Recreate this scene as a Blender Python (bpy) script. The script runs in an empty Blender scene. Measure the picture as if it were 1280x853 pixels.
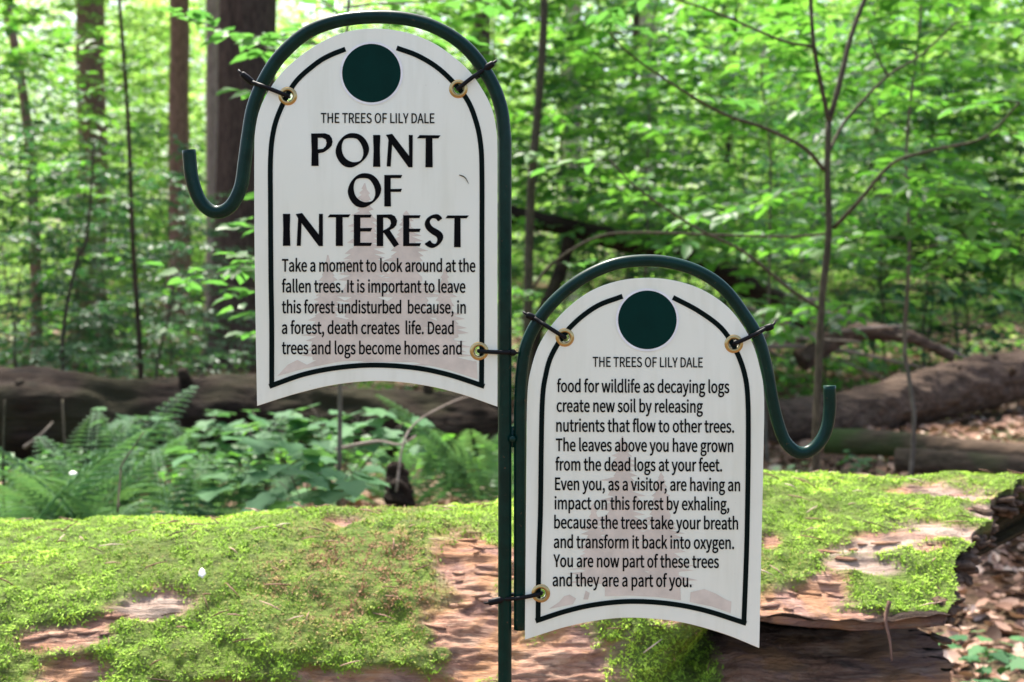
import bpy, math, random
import numpy as np
from mathutils import Vector, Matrix

S = bpy.context.scene
COL = S.collection
FX = 1545.0                      # focal length in photograph pixels
CAM_Z = 1.25                     # eye height above the forest floor
HOR = 340.0                      # row of the horizon

# ------------------------------------------------------------------ camera
cd = bpy.data.cameras.new('camera')
cam = bpy.data.objects.new('camera', cd)
COL.objects.link(cam)
cam.location = (0, 0, CAM_Z)
cam.rotation_euler = (math.radians(90), 0, 0)
cd.sensor_width = 36.0
cd.lens = 36.0 * FX / 1280.0
cd.shift_y = -(426.5 - HOR) / 1280.0
cd.clip_start = 0.05
cd.clip_end = 2000.0
cd.dof.use_dof = True
cd.dof.focus_distance = 1.6
cd.dof.aperture_fstop = 6.0
S.camera = cam

# ------------------------------------------------------------------ sky and sun
SUN_EL, SUN_AZ = math.radians(62), math.radians(-25)
w = bpy.data.worlds.new('World')
S.world = w
w.use_nodes = True
nt = w.node_tree
bg = nt.nodes['Background']
sky = nt.nodes.new('ShaderNodeTexSky')
sky.sky_type = 'NISHITA'
sky.sun_disc = False
sky.sun_elevation = SUN_EL
sky.sun_rotation = SUN_AZ
sky.air_density = 1.0
sky.dust_density = 4.0
sky.ozone_density = 0.6
nt.links.new(sky.outputs[0], bg.inputs[0])
bg.inputs[1].default_value = 0.15
sl = bpy.data.lights.new('sun', 'SUN')
sl.energy = 4.6
sl.angle = math.radians(6)
sl.color = (1.0, 0.95, 0.86)
so = bpy.data.objects.new('sun', sl)
COL.objects.link(so)
sdir = Vector((math.sin(SUN_AZ) * math.cos(SUN_EL), math.cos(SUN_AZ) * math.cos(SUN_EL), math.sin(SUN_EL)))
so.rotation_euler = sdir.to_track_quat('Z', 'Y').to_euler()
so.location = (0, 0, 30)
S.view_settings.view_transform = 'Standard'
S.view_settings.look = 'None'
S.view_settings.gamma = 1.0
S.view_settings.use_curve_mapping = False
S.view_settings.exposure = 1.4
S.render.engine = 'CYCLES'
S.cycles.max_bounces = 8
S.cycles.transparent_max_bounces = 4
S.cycles.use_denoising = True

# ------------------------------------------------------------------ helpers
def at(px, py, D):
    """the point of the place that lies D metres in front of the viewer in the direction of a photograph pixel"""
    return Vector(((px - 640.0) / FX * D, D, CAM_Z - (py - HOR) / FX * D))

def gpt(px, D):
    return Vector(((px - 640.0) / FX * D, D, 0.0))

def tag(o, label=None, cat=None, group=None, kind=None):
    if label: o['label'] = label
    if cat: o['category'] = cat
    if group: o['group'] = group
    if kind: o['kind'] = kind
    return o

def link(name, me, mat=None, parent=None):
    o = bpy.data.objects.new(name, me)
    COL.objects.link(o)
    if mat is not None and me is not None:
        me.materials.append(mat)
    if parent is not None:
        o.parent = parent
    return o

def empty(name, loc=(0, 0, 0), rz=0):
    o = bpy.data.objects.new(name, None)
    o.empty_display_size = 0.1
    COL.objects.link(o)
    o.location = loc
    o.rotation_euler = (0, 0, rz)
    return o

def copy_tree(o, parent=None):
    c = o.copy()
    COL.objects.link(c)
    if parent is not None:
        c.parent = parent
    for ch in o.children:
        copy_tree(ch, c)
    return c

def mesh_np(name, V, F, smooth=False, attrs=None, cols=None):
    """V (n,3); F list of arrays with equal-length rows"""
    me = bpy.data.meshes.new(name)
    V = np.asarray(V, dtype=np.float32)
    F = [np.asarray(f, dtype=np.int32) for f in F if len(f)]
    nl = sum(f.size for f in F)
    nf = sum(len(f) for f in F)
    me.vertices.add(len(V)); me.vertices.foreach_set('co', V.ravel())
    me.loops.add(nl); me.loops.foreach_set('vertex_index', np.concatenate([f.ravel() for f in F]))
    me.polygons.add(nf)
    tot = np.concatenate([np.full(len(f), f.shape[1], dtype=np.int32) for f in F])
    st = np.concatenate([[0], np.cumsum(tot)[:-1]]).astype(np.int32)
    me.polygons.foreach_set('loop_start', st)
    me.polygons.foreach_set('loop_total', tot)
    if smooth:
        me.polygons.foreach_set('use_smooth', np.ones(nf, dtype=bool))
    me.update(calc_edges=True)
    me.validate()
    for k, a in (attrs or {}).items():
        at_ = me.attributes.new(k, 'FLOAT', 'POINT')
        at_.data.foreach_set('value', np.asarray(a, dtype=np.float32))
    return me

def ch(x):
    return (x.astype(np.uint32) if isinstance(x, np.ndarray) else x)

def vnoise(P, seed=0):
    P = np.asarray(P, dtype=np.float64)
    i = np.floor(P).astype(np.int64); f = P - i
    f = f * f * (3 - 2 * f)
    def h(a, b, c):
        n = (a * 374761393 + b * 668265263 + c * 2147483647 + seed * 974711) & 0xffffffff
        n = ((n ^ (n >> 13)) * 1274126177) & 0xffffffff
        n = ((n ^ (n >> 16)) * 2246822519) & 0xffffffff
        return ((n ^ (n >> 15)) & 0xffff) / 65535.0
    r = 0
    for dx in (0, 1):
        for dy in (0, 1):
            for dz in (0, 1):
                wgt = (f[:, 0] if dx else 1 - f[:, 0]) * (f[:, 1] if dy else 1 - f[:, 1]) * (f[:, 2] if dz else 1 - f[:, 2])
                r = r + wgt * h(i[:, 0] + dx, i[:, 1] + dy, i[:, 2] + dz)
    return r * 2 - 1

def fbm(P, octv=4, seed=0):
    P = np.asarray(P, dtype=np.float64)
    a, r, t = 1.0, 0.0, 0.0
    for k in range(octv):
        r = r + a * vnoise(P * (2 ** k), seed + k * 17); t += a; a *= 0.5
    return r / t

def cr(pts, n, closed=False):
    """Catmull-Rom resample to n points, roughly equal arc length"""
    P = np.array([tuple(p) for p in pts], dtype=float)
    m = len(P)
    out = []
    segs = m if closed else m - 1
    for i in range(segs):
        if closed:
            p0, p1, p2, p3 = P[(i - 1) % m], P[i], P[(i + 1) % m], P[(i + 2) % m]
        else:
            p1, p2 = P[i], P[i + 1]
            p0 = P[i - 1] if i > 0 else 2 * p1 - p2
            p3 = P[i + 2] if i + 2 < m else 2 * p2 - p1
        for t in np.linspace(0, 1, 16, endpoint=False):
            out.append(.5 * ((2 * p1) + (-p0 + p2) * t + (2 * p0 - 5 * p1 + 4 * p2 - p3) * t * t + (-p0 + 3 * p1 - 3 * p2 + p3) * t ** 3))
    out.append(P[0] if closed else P[-1])
    out = np.array(out)
    d = np.concatenate([[0], np.cumsum(np.linalg.norm(np.diff(out, axis=0), axis=1))])
    s = np.linspace(0, d[-1], n + 1 if closed else n)
    if closed: s = s[:-1]
    return np.stack([np.interp(s, d, out[:, k]) for k in range(out.shape[1])], axis=1)

class MB:
    """collects geometry; build() links it as one mesh object"""
    def __init__(s):
        s.V = []; s.T = []; s.Q = []; s.n = 0; s.var = []
    def add(s, V, T=None, Q=None, var=0.5):
        V = np.asarray(V, dtype=float).reshape(-1, 3)
        s.V.append(V)
        if T is not None and len(T): s.T.append(np.asarray(T, dtype=np.int64).reshape(-1, 3) + s.n)
        if Q is not None and len(Q): s.Q.append(np.asarray(Q, dtype=np.int64).reshape(-1, 4) + s.n)
        s.var.append(np.broadcast_to(np.asarray(var, dtype=float), (len(V),)))
        s.n += len(V)
    def tube(s, pts, rad, n=8, cap=True, var=0.5, flat=None):
        P = np.array([tuple(p) for p in pts], dtype=float); m = len(P)
        R = np.broadcast_to(np.asarray(rad, dtype=float), (m,))
        T = np.gradient(P, axis=0); T /= np.linalg.norm(T, axis=1)[:, None] + 1e-12
        u = np.cross(T[0], (0, 1, 0) if abs(T[0][1]) < .9 else (1, 0, 0)); u /= np.linalg.norm(u)
        a = np.arange(n) / n * 2 * np.pi
        V = np.zeros((m, n, 3))
        for i in range(m):
            u = u - T[i] * u.dot(T[i]); u /= np.linalg.norm(u)
            v = np.cross(T[i], u)
            fu, fv = (1, 1) if flat is None else flat
            V[i] = P[i] + R[i] * (np.cos(a)[:, None] * u * fu + np.sin(a)[:, None] * v * fv)
        i, j = np.meshgrid(np.arange(m - 1), np.arange(n), indexing='ij')
        i, j = i.ravel(), j.ravel(); k = (j + 1) % n
        Q = np.stack([i * n + j, i * n + k, (i + 1) * n + k, (i + 1) * n + j], 1)
        V = V.reshape(-1, 3); TT = []
        if cap:
            V = np.concatenate([V, P[:1], P[-1:]])
            for q in range(n):
                TT.append((m * n, (q + 1) % n, q)); TT.append((m * n + 1, (m - 1) * n + q, (m - 1) * n + (q + 1) % n))
        s.add(V, TT, Q, var)
    def box(s, lo, hi, M=None):
        x0, y0, z0 = lo; x1, y1, z1 = hi
        V = np.array([(x0, y0, z0), (x1, y0, z0), (x1, y1, z0), (x0, y1, z0), (x0, y0, z1), (x1, y0, z1), (x1, y1, z1), (x0, y1, z1)], dtype=float)
        if M is not None: V = np.array([tuple(M @ Vector(v)) for v in V])
        s.add(V, None, [(0, 3, 2, 1), (4, 5, 6, 7), (0, 1, 5, 4), (1, 2, 6, 5), (2, 3, 7, 6), (3, 0, 4, 7)])
    def leaves(s, P, D, N, L, W, tmpl, var):
        """P positions, D forward, N up (arrays n,3), L length, W width ratio array"""
        TV, TT, TQ = tmpl
        n = len(P)
        if n == 0: return
        D = D / (np.linalg.norm(D, axis=1)[:, None] + 1e-9)
        Sd = np.cross(N, D); Sd /= np.linalg.norm(Sd, axis=1)[:, None] + 1e-9
        N = np.cross(D, Sd)
        k = len(TV)
        V = P[:, None, :] + (TV[None, :, 0:1] * D[:, None, :] + TV[None, :, 1:2] * W[:, None, None] * Sd[:, None, :] + TV[None, :, 2:3] * N[:, None, :]) * L[:, None, None]
        off = (np.arange(n) * k)[:, None, None]
        T = (np.asarray(TT)[None] + off).reshape(-1, 3) if len(TT) else None
        Q = (np.asarray(TQ)[None] + off).reshape(-1, 4) if len(TQ) else None
        s.add(V.reshape(-1, 3), T, Q, np.repeat(var, k))
    def mesh(s, name, smooth=False):
        V = np.concatenate(s.V)
        F = []
        if s.T: F.append(np.concatenate(s.T))
        if s.Q: F.append(np.concatenate(s.Q))
        return mesh_np(name, V, F, smooth, {'var': np.concatenate(s.var)})
    def build(s, name, mat, parent=None, smooth=False):
        return link(name, s.mesh(name, smooth), mat, parent)

# leaf templates: forward x, side y (scaled by the width ratio), up z
LEAF = (np.array([(0, 0, 0), (.3, .5, .05), (.3, -.5, .05), (.3, 0, -.02), (.68, .36, .02), (.68, -.36, .02), (.68, 0, -.05), (1, 0, -.12)]),
        [(0, 3, 1), (0, 2, 3), (4, 6, 7), (6, 5, 7)], [(1, 3, 6, 4), (3, 2, 5, 6)])
SIMPLE = (np.array([(0, 0, 0), (.48, .5, .08), (.48, -.5, .08), (1, 0, -.06), (.48, 0, -.02)]), [(0, 4, 1), (0, 2, 4), (1, 4, 3), (4, 2, 3)], [])
BLADE = (np.array([(0, .5, 0), (0, -.5, 0), (.55, .35, .12), (.55, -.35, .12), (1, 0, 0)]), [(2, 3, 4)], [(0, 1, 3, 2)])
_h = [(0, .0, 0), (-.06, .30, .03), (.14, .62, .03), (.30, .40, .04), (.52, .66, .0), (.60, .36, .02), (.78, .26, 0), (1, 0, -.10)]
_m = [(0, 0, 0), (.25, 0, -.02), (.55, 0, -.04)]
_LV = [_h[0], _m[1], _m[2], _h[7]] + _h[1:7] + [(x, -y, z) for x, y, z in _h[1:7]]
CURL = (np.array([(0, 0, .0), (.25, .42, .16), (.25, -.42, .10), (.45, 0, -.04), (.7, .34, .22), (.7, -.30, .05), (1, .05, .18)]), [(0, 3, 1), (0, 2, 3), (3, 6, 4), (3, 5, 6), (1, 3, 4), (3, 2, 5)], [])
LOBED = (np.array(_LV), [(0, 1, 4), (4, 1, 5), (5, 1, 6), (6, 1, 2), (6, 2, 7), (7, 2, 8), (8, 2, 9), (9, 2, 3),
                         (0, 10, 1), (10, 11, 1), (11, 12, 1), (12, 2, 1), (12, 13, 2), (13, 14, 2), (14, 15, 2), (15, 3, 2)], [])

# ------------------------------------------------------------------ materials
def newmat(name):
    m = bpy.data.materials.new(name)
    m.use_nodes = True
    t = m.node_tree
    return m, t, t.nodes['Principled BSDF'], t.nodes['Material Output']

def ramp(t, fac, stops, interp='LINEAR'):
    r = t.nodes.new('ShaderNodeValToRGB')
    r.color_ramp.interpolation = interp
    e = r.color_ramp.elements
    while len(e) < len(stops): e.new(.5)
    for k, (p, c) in enumerate(stops):
        e[k].position = p; e[k].color = (*c, 1)
    t.links.new(fac, r.inputs[0])
    return r.outputs[0]

def noise(t, scale, detail=4, rough=.6, vec=None, sc=(1, 1, 1), dist=0.0):
    n = t.nodes.new('ShaderNodeTexNoise')
    n.inputs['Scale'].default_value = scale
    n.inputs['Detail'].default_value = detail
    n.inputs['Roughness'].default_value = rough
    n.inputs['Distortion'].default_value = dist
    mp = t.nodes.new('ShaderNodeMapping')
    mp.inputs['Scale'].default_value = sc
    if vec is None:
        g = t.nodes.new('ShaderNodeTexCoord'); vec = g.outputs['Object']
    t.links.new(vec, mp.inputs[0]); t.links.new(mp.outputs[0], n.inputs['Vector'])
    return n.outputs['Fac']

def mix(t, fac, a, b, mode='MIX'):
    m = t.nodes.new('ShaderNodeMix'); m.data_type = 'RGBA'; m.blend_type = mode
    for sock, v in ((m.inputs[0], fac), (m.inputs[6], a), (m.inputs[7], b)):
        if hasattr(v, 'links'): t.links.new(v, sock)
        else: sock.default_value = v if isinstance(v, (int, float)) else (*v, 1)
    return m.outputs[2]

def math_(t, op, a, b=None, clamp=False):
    m = t.nodes.new('ShaderNodeMath'); m.operation = op; m.use_clamp = clamp
    for k, v in enumerate((a, b)):
        if v is None: continue
        if hasattr(v, 'links'): t.links.new(v, m.inputs[k])
        else: m.inputs[k].default_value = v
    return m.outputs[0]

def bump(t, b, h, strength, dist=.01):
    n = t.nodes.new('ShaderNodeBump')
    n.inputs['Strength'].default_value = strength
    n.inputs['Distance'].default_value = dist
    t.links.new(h, n.inputs['Height']); t.links.new(n.outputs[0], b.inputs['Normal'])

def attr(t, name):
    a = t.nodes.new('ShaderNodeAttribute'); a.attribute_name = name
    return a.outputs['Fac']

def leaf_mat(name, stops, trans, tw=.5, rough=.45, spec=.3):
    m, t, b, out = newmat(name)
    v = attr(t, 'var')
    c = ramp(t, v, stops)
    b.inputs['Roughness'].default_value = rough
    b.inputs['Specular IOR Level'].default_value = spec
    t.links.new(c, b.inputs['Base Color'])
    tr = t.nodes.new('ShaderNodeBsdfTranslucent')
    t.links.new(ramp(t, v, trans), tr.inputs[0])
    mx = t.nodes.new('ShaderNodeMixShader'); mx.inputs[0].default_value = tw
    t.links.new(b.outputs[0], mx.inputs[1]); t.links.new(tr.outputs[0], mx.inputs[2])
    t.links.new(mx.outputs[0], out.inputs[0])
    return m

def bark_mat(name, dark, light, sc=(6, 6, 1.2), scale=6, moss=None, strength=.7):
    m, t, b, out = newmat(name)
    n1 = noise(t, scale, 6, .65, sc=sc)
    n2 = noise(t, 1.6, 3, .5)
    c = ramp(t, n1, [(.3, dark), (.7, light)])
    if moss is not None:
        c = mix(t, ramp(t, n2, [(.5, (0, 0, 0)), (.62, (.8, .8, .8))]), c, moss)
    t.links.new(c, b.inputs['Base Color'])
    b.inputs['Roughness'].default_value = .9
    b.inputs['Specular IOR Level'].default_value = .15
    bump(t, b, n1, strength, .03)
    return m

M = {}
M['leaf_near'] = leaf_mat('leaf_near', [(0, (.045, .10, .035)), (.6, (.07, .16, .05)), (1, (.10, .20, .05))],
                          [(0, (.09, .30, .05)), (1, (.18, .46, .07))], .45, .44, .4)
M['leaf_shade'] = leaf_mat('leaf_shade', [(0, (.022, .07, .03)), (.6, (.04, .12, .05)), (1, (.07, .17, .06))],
                          [(0, (.05, .18, .05)), (1, (.12, .32, .08))], .35, .44, .4)  # darker copy of the near leaves, shade put into the colour
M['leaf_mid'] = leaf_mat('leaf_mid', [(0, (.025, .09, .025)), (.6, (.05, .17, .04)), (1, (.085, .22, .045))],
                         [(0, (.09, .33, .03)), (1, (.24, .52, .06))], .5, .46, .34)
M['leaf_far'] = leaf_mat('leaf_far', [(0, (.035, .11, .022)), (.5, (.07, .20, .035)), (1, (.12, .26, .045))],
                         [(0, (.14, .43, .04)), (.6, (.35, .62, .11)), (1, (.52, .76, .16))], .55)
M['leaf_low'] = leaf_mat('leaf_low', [(0, (.04, .11, .05)), (.6, (.07, .18, .075)), (1, (.10, .23, .08))],
                         [(0, (.10, .26, .07)), (1, (.18, .40, .09))], .35, .6, .2)
M['fern'] = leaf_mat('fern_green', [(0, (.06, .15, .075)), (1, (.12, .25, .12))], [(0, (.08, .22, .06)), (1, (.18, .34, .08))], .35, .55, .25)
M['litter'] = leaf_mat('dead_leaf', [(0, (.05, .028, .018)), (.3, (.19, .10, .065)), (.55, (.33, .19, .135)), (.8, (.46, .31, .23)), (1, (.66, .52, .42))],
                       [(0, (.15, .08, .04)), (1, (.3, .2, .1))], .12, .7, .2)
M['moss'] = leaf_mat('moss_frond', [(0, (.34, .19, .10)), (.14, (.46, .34, .14)), (.26, (.36, .40, .08)), (.33, (.14, .22, .022)), (.62, (.29, .50, .05)), (1, (.50, .70, .09))],
                     [(0, (.2, .15, .03)), (.3, (.16, .28, .03)), (1, (.40, .55, .06))], .25, .6, .2)
M['bark_dark'] = bark_mat('bark_dark', (.03, .020, .015), (.125, .082, .062), strength=1.0)
M['bark_brown'] = bark_mat('bark_brown', (.085, .05, .038), (.33, .20, .15))
M['bark_pink'] = bark_mat('bark_pinkish', (.19, .135, .115), (.46, .34, .29))
M['bark_grey'] = bark_mat('bark_grey', (.06, .05, .042), (.20, .17, .14), sc=(3, 3, 1), scale=9, strength=.3)
M['bark_pale'] = bark_mat('bark_pale', (.28, .23, .19), (.60, .52, .45), sc=(3, 3, .8))
M['bark_twig'] = bark_mat('bark_twig', (.028, .026, .016), (.10, .085, .058), sc=(3, 3, 1), scale=20, strength=.2)
M['dead_wood'] = bark_mat('dead_wood', (.13, .10, .085), (.36, .30, .26), sc=(1, 5, 5), scale=6)
M['log_dark'] = bark_mat('log_dark', (.004, .003, .003), (.045, .029, .020), sc=(.5, 4, 4), scale=9, strength=1.0, moss=(.035, .032, .016))
M['log_brown'] = bark_mat('log_brown', (.025, .018, .014), (.17, .115, .085), sc=(.5, 4, 4), scale=9, strength=1.0)
M['log_moss'] = bark_mat('log_moss', (.05, .035, .025), (.15, .10, .07), sc=(.8, 6, 6), scale=5, moss=(.06, .10, .025))

m, t, b, out = newmat('green_enamel'); M['enamel'] = m
n1 = noise(t, 60, 5, .6)
n5 = noise(t, 130, 5, .75)
c = ramp(t, n1, [(.35, (.001, .017, .0125)), (.75, (.002, .030, .022))])
c = mix(t, ramp(t, n5, [(.64, (0, 0, 0)), (.68, (1, 1, 1))]), c, (.075, .05, .03))
t.links.new(c, b.inputs['Base Color'])
b.inputs['Roughness'].default_value = .34
b.inputs['Specular IOR Level'].default_value = .10
b.inputs['Coat Weight'].default_value = .16
b.inputs['Coat Roughness'].default_value = .07
n2 = noise(t, 420, 3, .6)
bump(t, b, n2, .12, .0006)
m, t, b, out = newmat('sign_white'); M['sign'] = m
n3 = noise(t, 22, 4, .65, sc=(1, 1, .12))
n1 = noise(t, 5, 3, .6); n2 = noise(t, 160, 4, .7)
c = ramp(t, n1, [(.3, (.85, .85, .70)), (.7, (.885, .895, .765))])
c = mix(t, ramp(t, n2, [(.66, (0, 0, 0)), (.74, (.35, .35, .35))]), c, (.42, .38, .30))
c = mix(t, ramp(t, n3, [(.50, (0, 0, 0)), (.72, (.34, .34, .34))]), c, (.60, .59, .43))
t.links.new(c, b.inputs['Base Color']); b.inputs['Roughness'].default_value = .3
b.inputs['Specular IOR Level'].default_value = .35
def plain(name, col, rough=.5, metal=0, spec=.5):
    m, t, b, out = newmat(name)
    n1 = noise(t, 35, 4, .6)
    t.links.new(ramp(t, n1, [(.3, tuple(x * .85 for x in col)), (.7, tuple(min(1, x * 1.12) for x in col))]), b.inputs['Base Color'])
    b.inputs['Roughness'].default_value = rough; b.inputs['Metallic'].default_value = metal
    b.inputs['Specular IOR Level'].default_value = spec
    return m
M['ink'] = plain('black_ink', (.002, .002, .0025), .6, 0, .08)
M['ink_green'] = plain('dark_green_ink', (.001, .006, .005), .6, 0, .08)
M['ink_dot'] = plain('spruce_ink', (.001, .026, .020), .6, 0, .08)
M['ink_tan'] = plain('tan_ink', (.71, .62, .51), .45, 0, .3)
M['white_edge'] = plain('bright_white', (.86, .86, .84), .35, 0, .3)
M['brass'] = plain('brass', (.50, .36, .16), .28, 1)
M['zip'] = plain('black_nylon', (.004, .004, .005), .5, 0, .18)
M['petal'] = plain('pale_petal', (.80, .80, .72), .5)

# forest floor
m, t, b, out = newmat('forest_floor'); M['ground'] = m
n1 = noise(t, 14, 8, .75); n2 = noise(t, .35, 3, .5); n3 = noise(t, 60, 4, .7)
c = ramp(t, n1, [(.3, (.05, .032, .022)), (.5, (.17, .10, .07)), (.7, (.34, .22, .16))])
c = mix(t, ramp(t, n2, [(.42, (0, 0, 0)), (.6, (.7, .7, .7))]), c, (.055, .085, .03))
t.links.new(c, b.inputs['Base Color']); b.inputs['Roughness'].default_value = .95
b.inputs['Specular IOR Level'].default_value = .1
bump(t, b, n3, .8, .03)

# rotten mossy log
m, t, b, out = newmat('rotten_wood'); M['log'] = m
g = t.nodes.new('ShaderNodeTexCoord')
n1 = noise(t, 9, 7, .7, g.outputs['Object'], (1, 5, 5), .6)
n2 = noise(t, 4.5, 4, .6, g.outputs['Object'], (1, 1.6, 1.6), .4)
n3 = noise(t, 55, 5, .7, g.outputs['Object'], (.35, 1.5, 1.5), .5)
c = ramp(t, n1, [(.26, (.05, .028, .02)), (.38, (.24, .12, .08)), (.50, (.48, .25, .165)), (.62, (.60, .37, .255)), (.76, (.66, .50, .38))])
c = mix(t, ramp(t, n2, [(.46, (0, 0, 0)), (.60, (.75, .75, .75))]), c, (.44, .26, .22))
c = mix(t, ramp(t, n3, [(.35, (.6, .6, .6)), (.5, (0, 0, 0))]), c, (.06, .036, .03))
n4 = noise(t, 30, 6, .75, g.outputs['Object'], (.10, 3.2, 3.2), .25)
c = mix(t, ramp(t, n4, [(.34, (.4, .4, .4)), (.44, (0, 0, 0))]), c, (.045, .026, .02))
c = mix(t, ramp(t, n4, [(.56, (0, 0, 0)), (.68, (.55, .55, .55))]), c, (.60, .46, .36))
n6 = noise(t, 75, 5, .7, g.outputs['Object'], (.07, 2.6, 2.6), .15)
n7 = noise(t, 7.5, 4, .6, g.outputs['Object'], (1, 1.3, 1.3), .5)
c = mix(t, ramp(t, n7, [(.50, (0, 0, 0)), (.58, (.7, .7, .7))]), c, (.52, .27, .13))
c = mix(t, ramp(t, n7, [(.36, (.75, .75, .75)), (.43, (0, 0, 0))]), c, (.10, .065, .055))
c = mix(t, ramp(t, n6, [(.36, (.42, .42, .42)), (.46, (0, 0, 0))]), c, (.09, .05, .035))
c = mix(t, ramp(t, n6, [(.56, (0, 0, 0)), (.66, (.4, .4, .4))]), c, (.66, .50, .36))
c = mix(t, attr(t, 'pale'), c, ramp(t, n4, [(.35, (.28, .18, .14)), (.46, (.48, .35, .28)), (.7, (.58, .47, .39))]))
c = mix(t, attr(t, 'dark'), c, (.02, .013, .01))  # painted shade of the hollow, also darkens the broken edge
mf = math_(t, 'MULTIPLY', attr(t, 'moss'), .92)
c = mix(t, mf, c, ramp(t, noise(t, 40, 4, .7, g.outputs['Object']), [(.35, (.06, .10, .016)), (.65, (.16, .28, .03))]))
t.links.new(c, b.inputs['Base Color']); b.inputs['Roughness'].default_value = .85
b.inputs['Specular IOR Level'].default_value = .25
bump(t, b, math_(t, 'ADD', n1, math_(t, 'MULTIPLY', math_(t, 'ADD', n6, n4), .6)), .9, .02)
M['end_wood'] = bark_mat('end_wood', (.035, .022, .015), (.24, .16, .115), sc=(.5, 5, 5), scale=14, strength=.9)
M['flake'] = bark_mat('bark_flake', (.13, .075, .055), (.56, .38, .29), sc=(.6, 5, 5), scale=14, strength=.8)
# ------------------------------------------------------------------ the ground
rng = np.random.default_rng(7)
def ground_h(X, Y):
    P = np.stack([X * .22, Y * .22, np.zeros_like(X)], 1)
    h = fbm(P, 4, 5) * .16
    far = np.clip((Y - 14) / 40, 0, 1)
    return h * np.clip(np.hypot(X, Y - 2) / 4, .15, 1) + far * 1.2 - .03
gx = np.concatenate([np.linspace(-600, -30, 14)[:-1], np.linspace(-30, 30, 181), np.linspace(30, 600, 14)[1:]])
gy = np.concatenate([np.linspace(-60, -4, 8)[:-1], np.linspace(-4, 50, 163), np.linspace(50, 900, 16)[1:]])
GX, GY = np.meshgrid(gx, gy, indexing='ij')
gv = np.stack([GX.ravel(), GY.ravel(), ground_h(GX.ravel(), GY.ravel())], 1)
ny = len(gy)
i, j = np.meshgrid(np.arange(len(gx) - 1), np.arange(ny - 1), indexing='ij'); i, j = i.ravel(), j.ravel()
gq = np.stack([i * ny + j, (i + 1) * ny + j, (i + 1) * ny + j + 1, i * ny + j + 1], 1)
tag(link('ground', mesh_np('ground', gv, [gq], True), M['ground']), 'brown leaf-strewn forest floor', kind='structure')
def gh(x, y):
    return float(ground_h(np.array([x]), np.array([y]))[0])

# fallen leaves lying on the floor
mb = MB()
def litter(n, x0, x1, y0, y1, Lr):
    X = rng.uniform(x0, x1, n); Y = rng.uniform(y0, y1, n)
    keep = np.abs(X) < Y * .55 + .8
    X, Y = X[keep], Y[keep]; n = len(X)
    P = np.stack([X, Y, ground_h(X, Y) + rng.uniform(.004, .03, n)], 1)
    a = rng.uniform(0, 6.283, n)
    D = np.stack([np.cos(a), np.sin(a), rng.normal(0, .25, n)], 1)
    N = np.stack([rng.normal(0, .35, n), rng.normal(0, .35, n), np.ones(n)], 1)
    mb.leaves(P, D, N, rng.uniform(*Lr, n), rng.uniform(.6, 1.1, n), CURL, np.clip(rng.beta(1.6, 1.6, n), 0, 1))
litter(9000, -1, 4.2, 2.6, 6, (.04, .085))
litter(12000, -4, 6, 5.5, 12, (.05, .10))
litter(9000, -9, 9, 12, 24, (.08, .14))
litter(1500, -2, 2, 1.0, 2.6, (.04, .08))
for q in range(700):
    y = rng.uniform(2.8, 10); x = rng.uniform(-.42, .5) * y; a = rng.uniform(0, 3.14); L = rng.uniform(.03, .16)
    p = Vector((x, y, gh(x, y) + .02)); d = Vector((math.cos(a), math.sin(a), rng.normal(0, .1)))
    mb.tube([p - d * L, p + Vector((0, 0, .006)), p + d * L], [.003, .004, .002], 4, True, rng.random() * .5)
tag(mb.build('leaf_litter', M['litter']), 'brown dead leaves strewn over the forest floor', kind='stuff')

# ------------------------------------------------------------------ the mossy log in front
def proj(P):
    return 640 + P[:, 0] / P[:, 1] * FX, HOR + (CAM_Z - P[:, 2]) / P[:, 1] * FX
SEC = {   # cross-sections of the log, back foot over the top to the front foot, at positions along it
    -1.9: [(2.95, -.15), (3.0, .2), (2.93, .50), (2.72, .715), (2.5, .765), (2.30, .73), (2.15, .64), (2.06, .54), (2.02, .44), (2.01, .3), (2.03, .1), (2.1, -.15)],
    -.95: [(2.95, -.15), (3.0, .2), (2.93, .50), (2.72, .715), (2.5, .775), (2.30, .74), (2.15, .65), (2.06, .55), (2.02, .44), (2.01, .3), (2.03, .1), (2.1, -.15)],
    -.45: [(2.95, -.15), (3.0, .2), (2.93, .51), (2.72, .73), (2.5, .79), (2.30, .752), (2.15, .66), (2.06, .56), (2.02, .44), (2.01, .3), (2.03, .1), (2.1, -.15)],
    -.05: [(2.95, -.15), (3.0, .2), (2.95, .52), (2.75, .745), (2.52, .792), (2.32, .74), (2.19, .65), (2.10, .56), (2.05, .45), (2.02, .3), (2.03, .1), (2.1, -.15)],
    .22:  [(2.98, -.15), (3.05, .2), (3.0, .55), (2.84, .77), (2.58, .81), (2.36, .745), (2.22, .665), (2.16, .59), (2.12, .50), (2.04, .42), (2.02, .2), (2.06, -.15)],
    .42:  [(2.98, -.15), (3.05, .2), (3.05, .6), (2.92, .79), (2.66, .825), (2.42, .755), (2.22, .655), (2.27, .622), (2.5, .57), (2.25, .535), (2.18, .44), (2.10, -.15)],
    .62:  [(2.98, -.15), (3.05, .2), (3.06, .62), (2.92, .79), (2.68, .82), (2.44, .745), (2.22, .635), (2.28, .615), (2.6, .56), (2.34, .53), (2.25, .44), (2.14, -.15)],
    .85:  [(2.98, -.15), (3.05, .2), (3.06, .62), (2.92, .785), (2.70, .812), (2.46, .745), (2.24, .645), (2.30, .616), (2.65, .56), (2.36, .53), (2.27, .44), (2.18, -.15)],
    1.2:  [(2.98, -.15), (3.05, .2), (3.06, .62), (2.92, .775), (2.70, .80), (2.46, .745), (2.26, .66), (2.30, .62), (2.65, .56), (2.36, .53), (2.27, .44), (2.18, -.15)],
}
NU, NV = 640, 330
ks = sorted(SEC)
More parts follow.
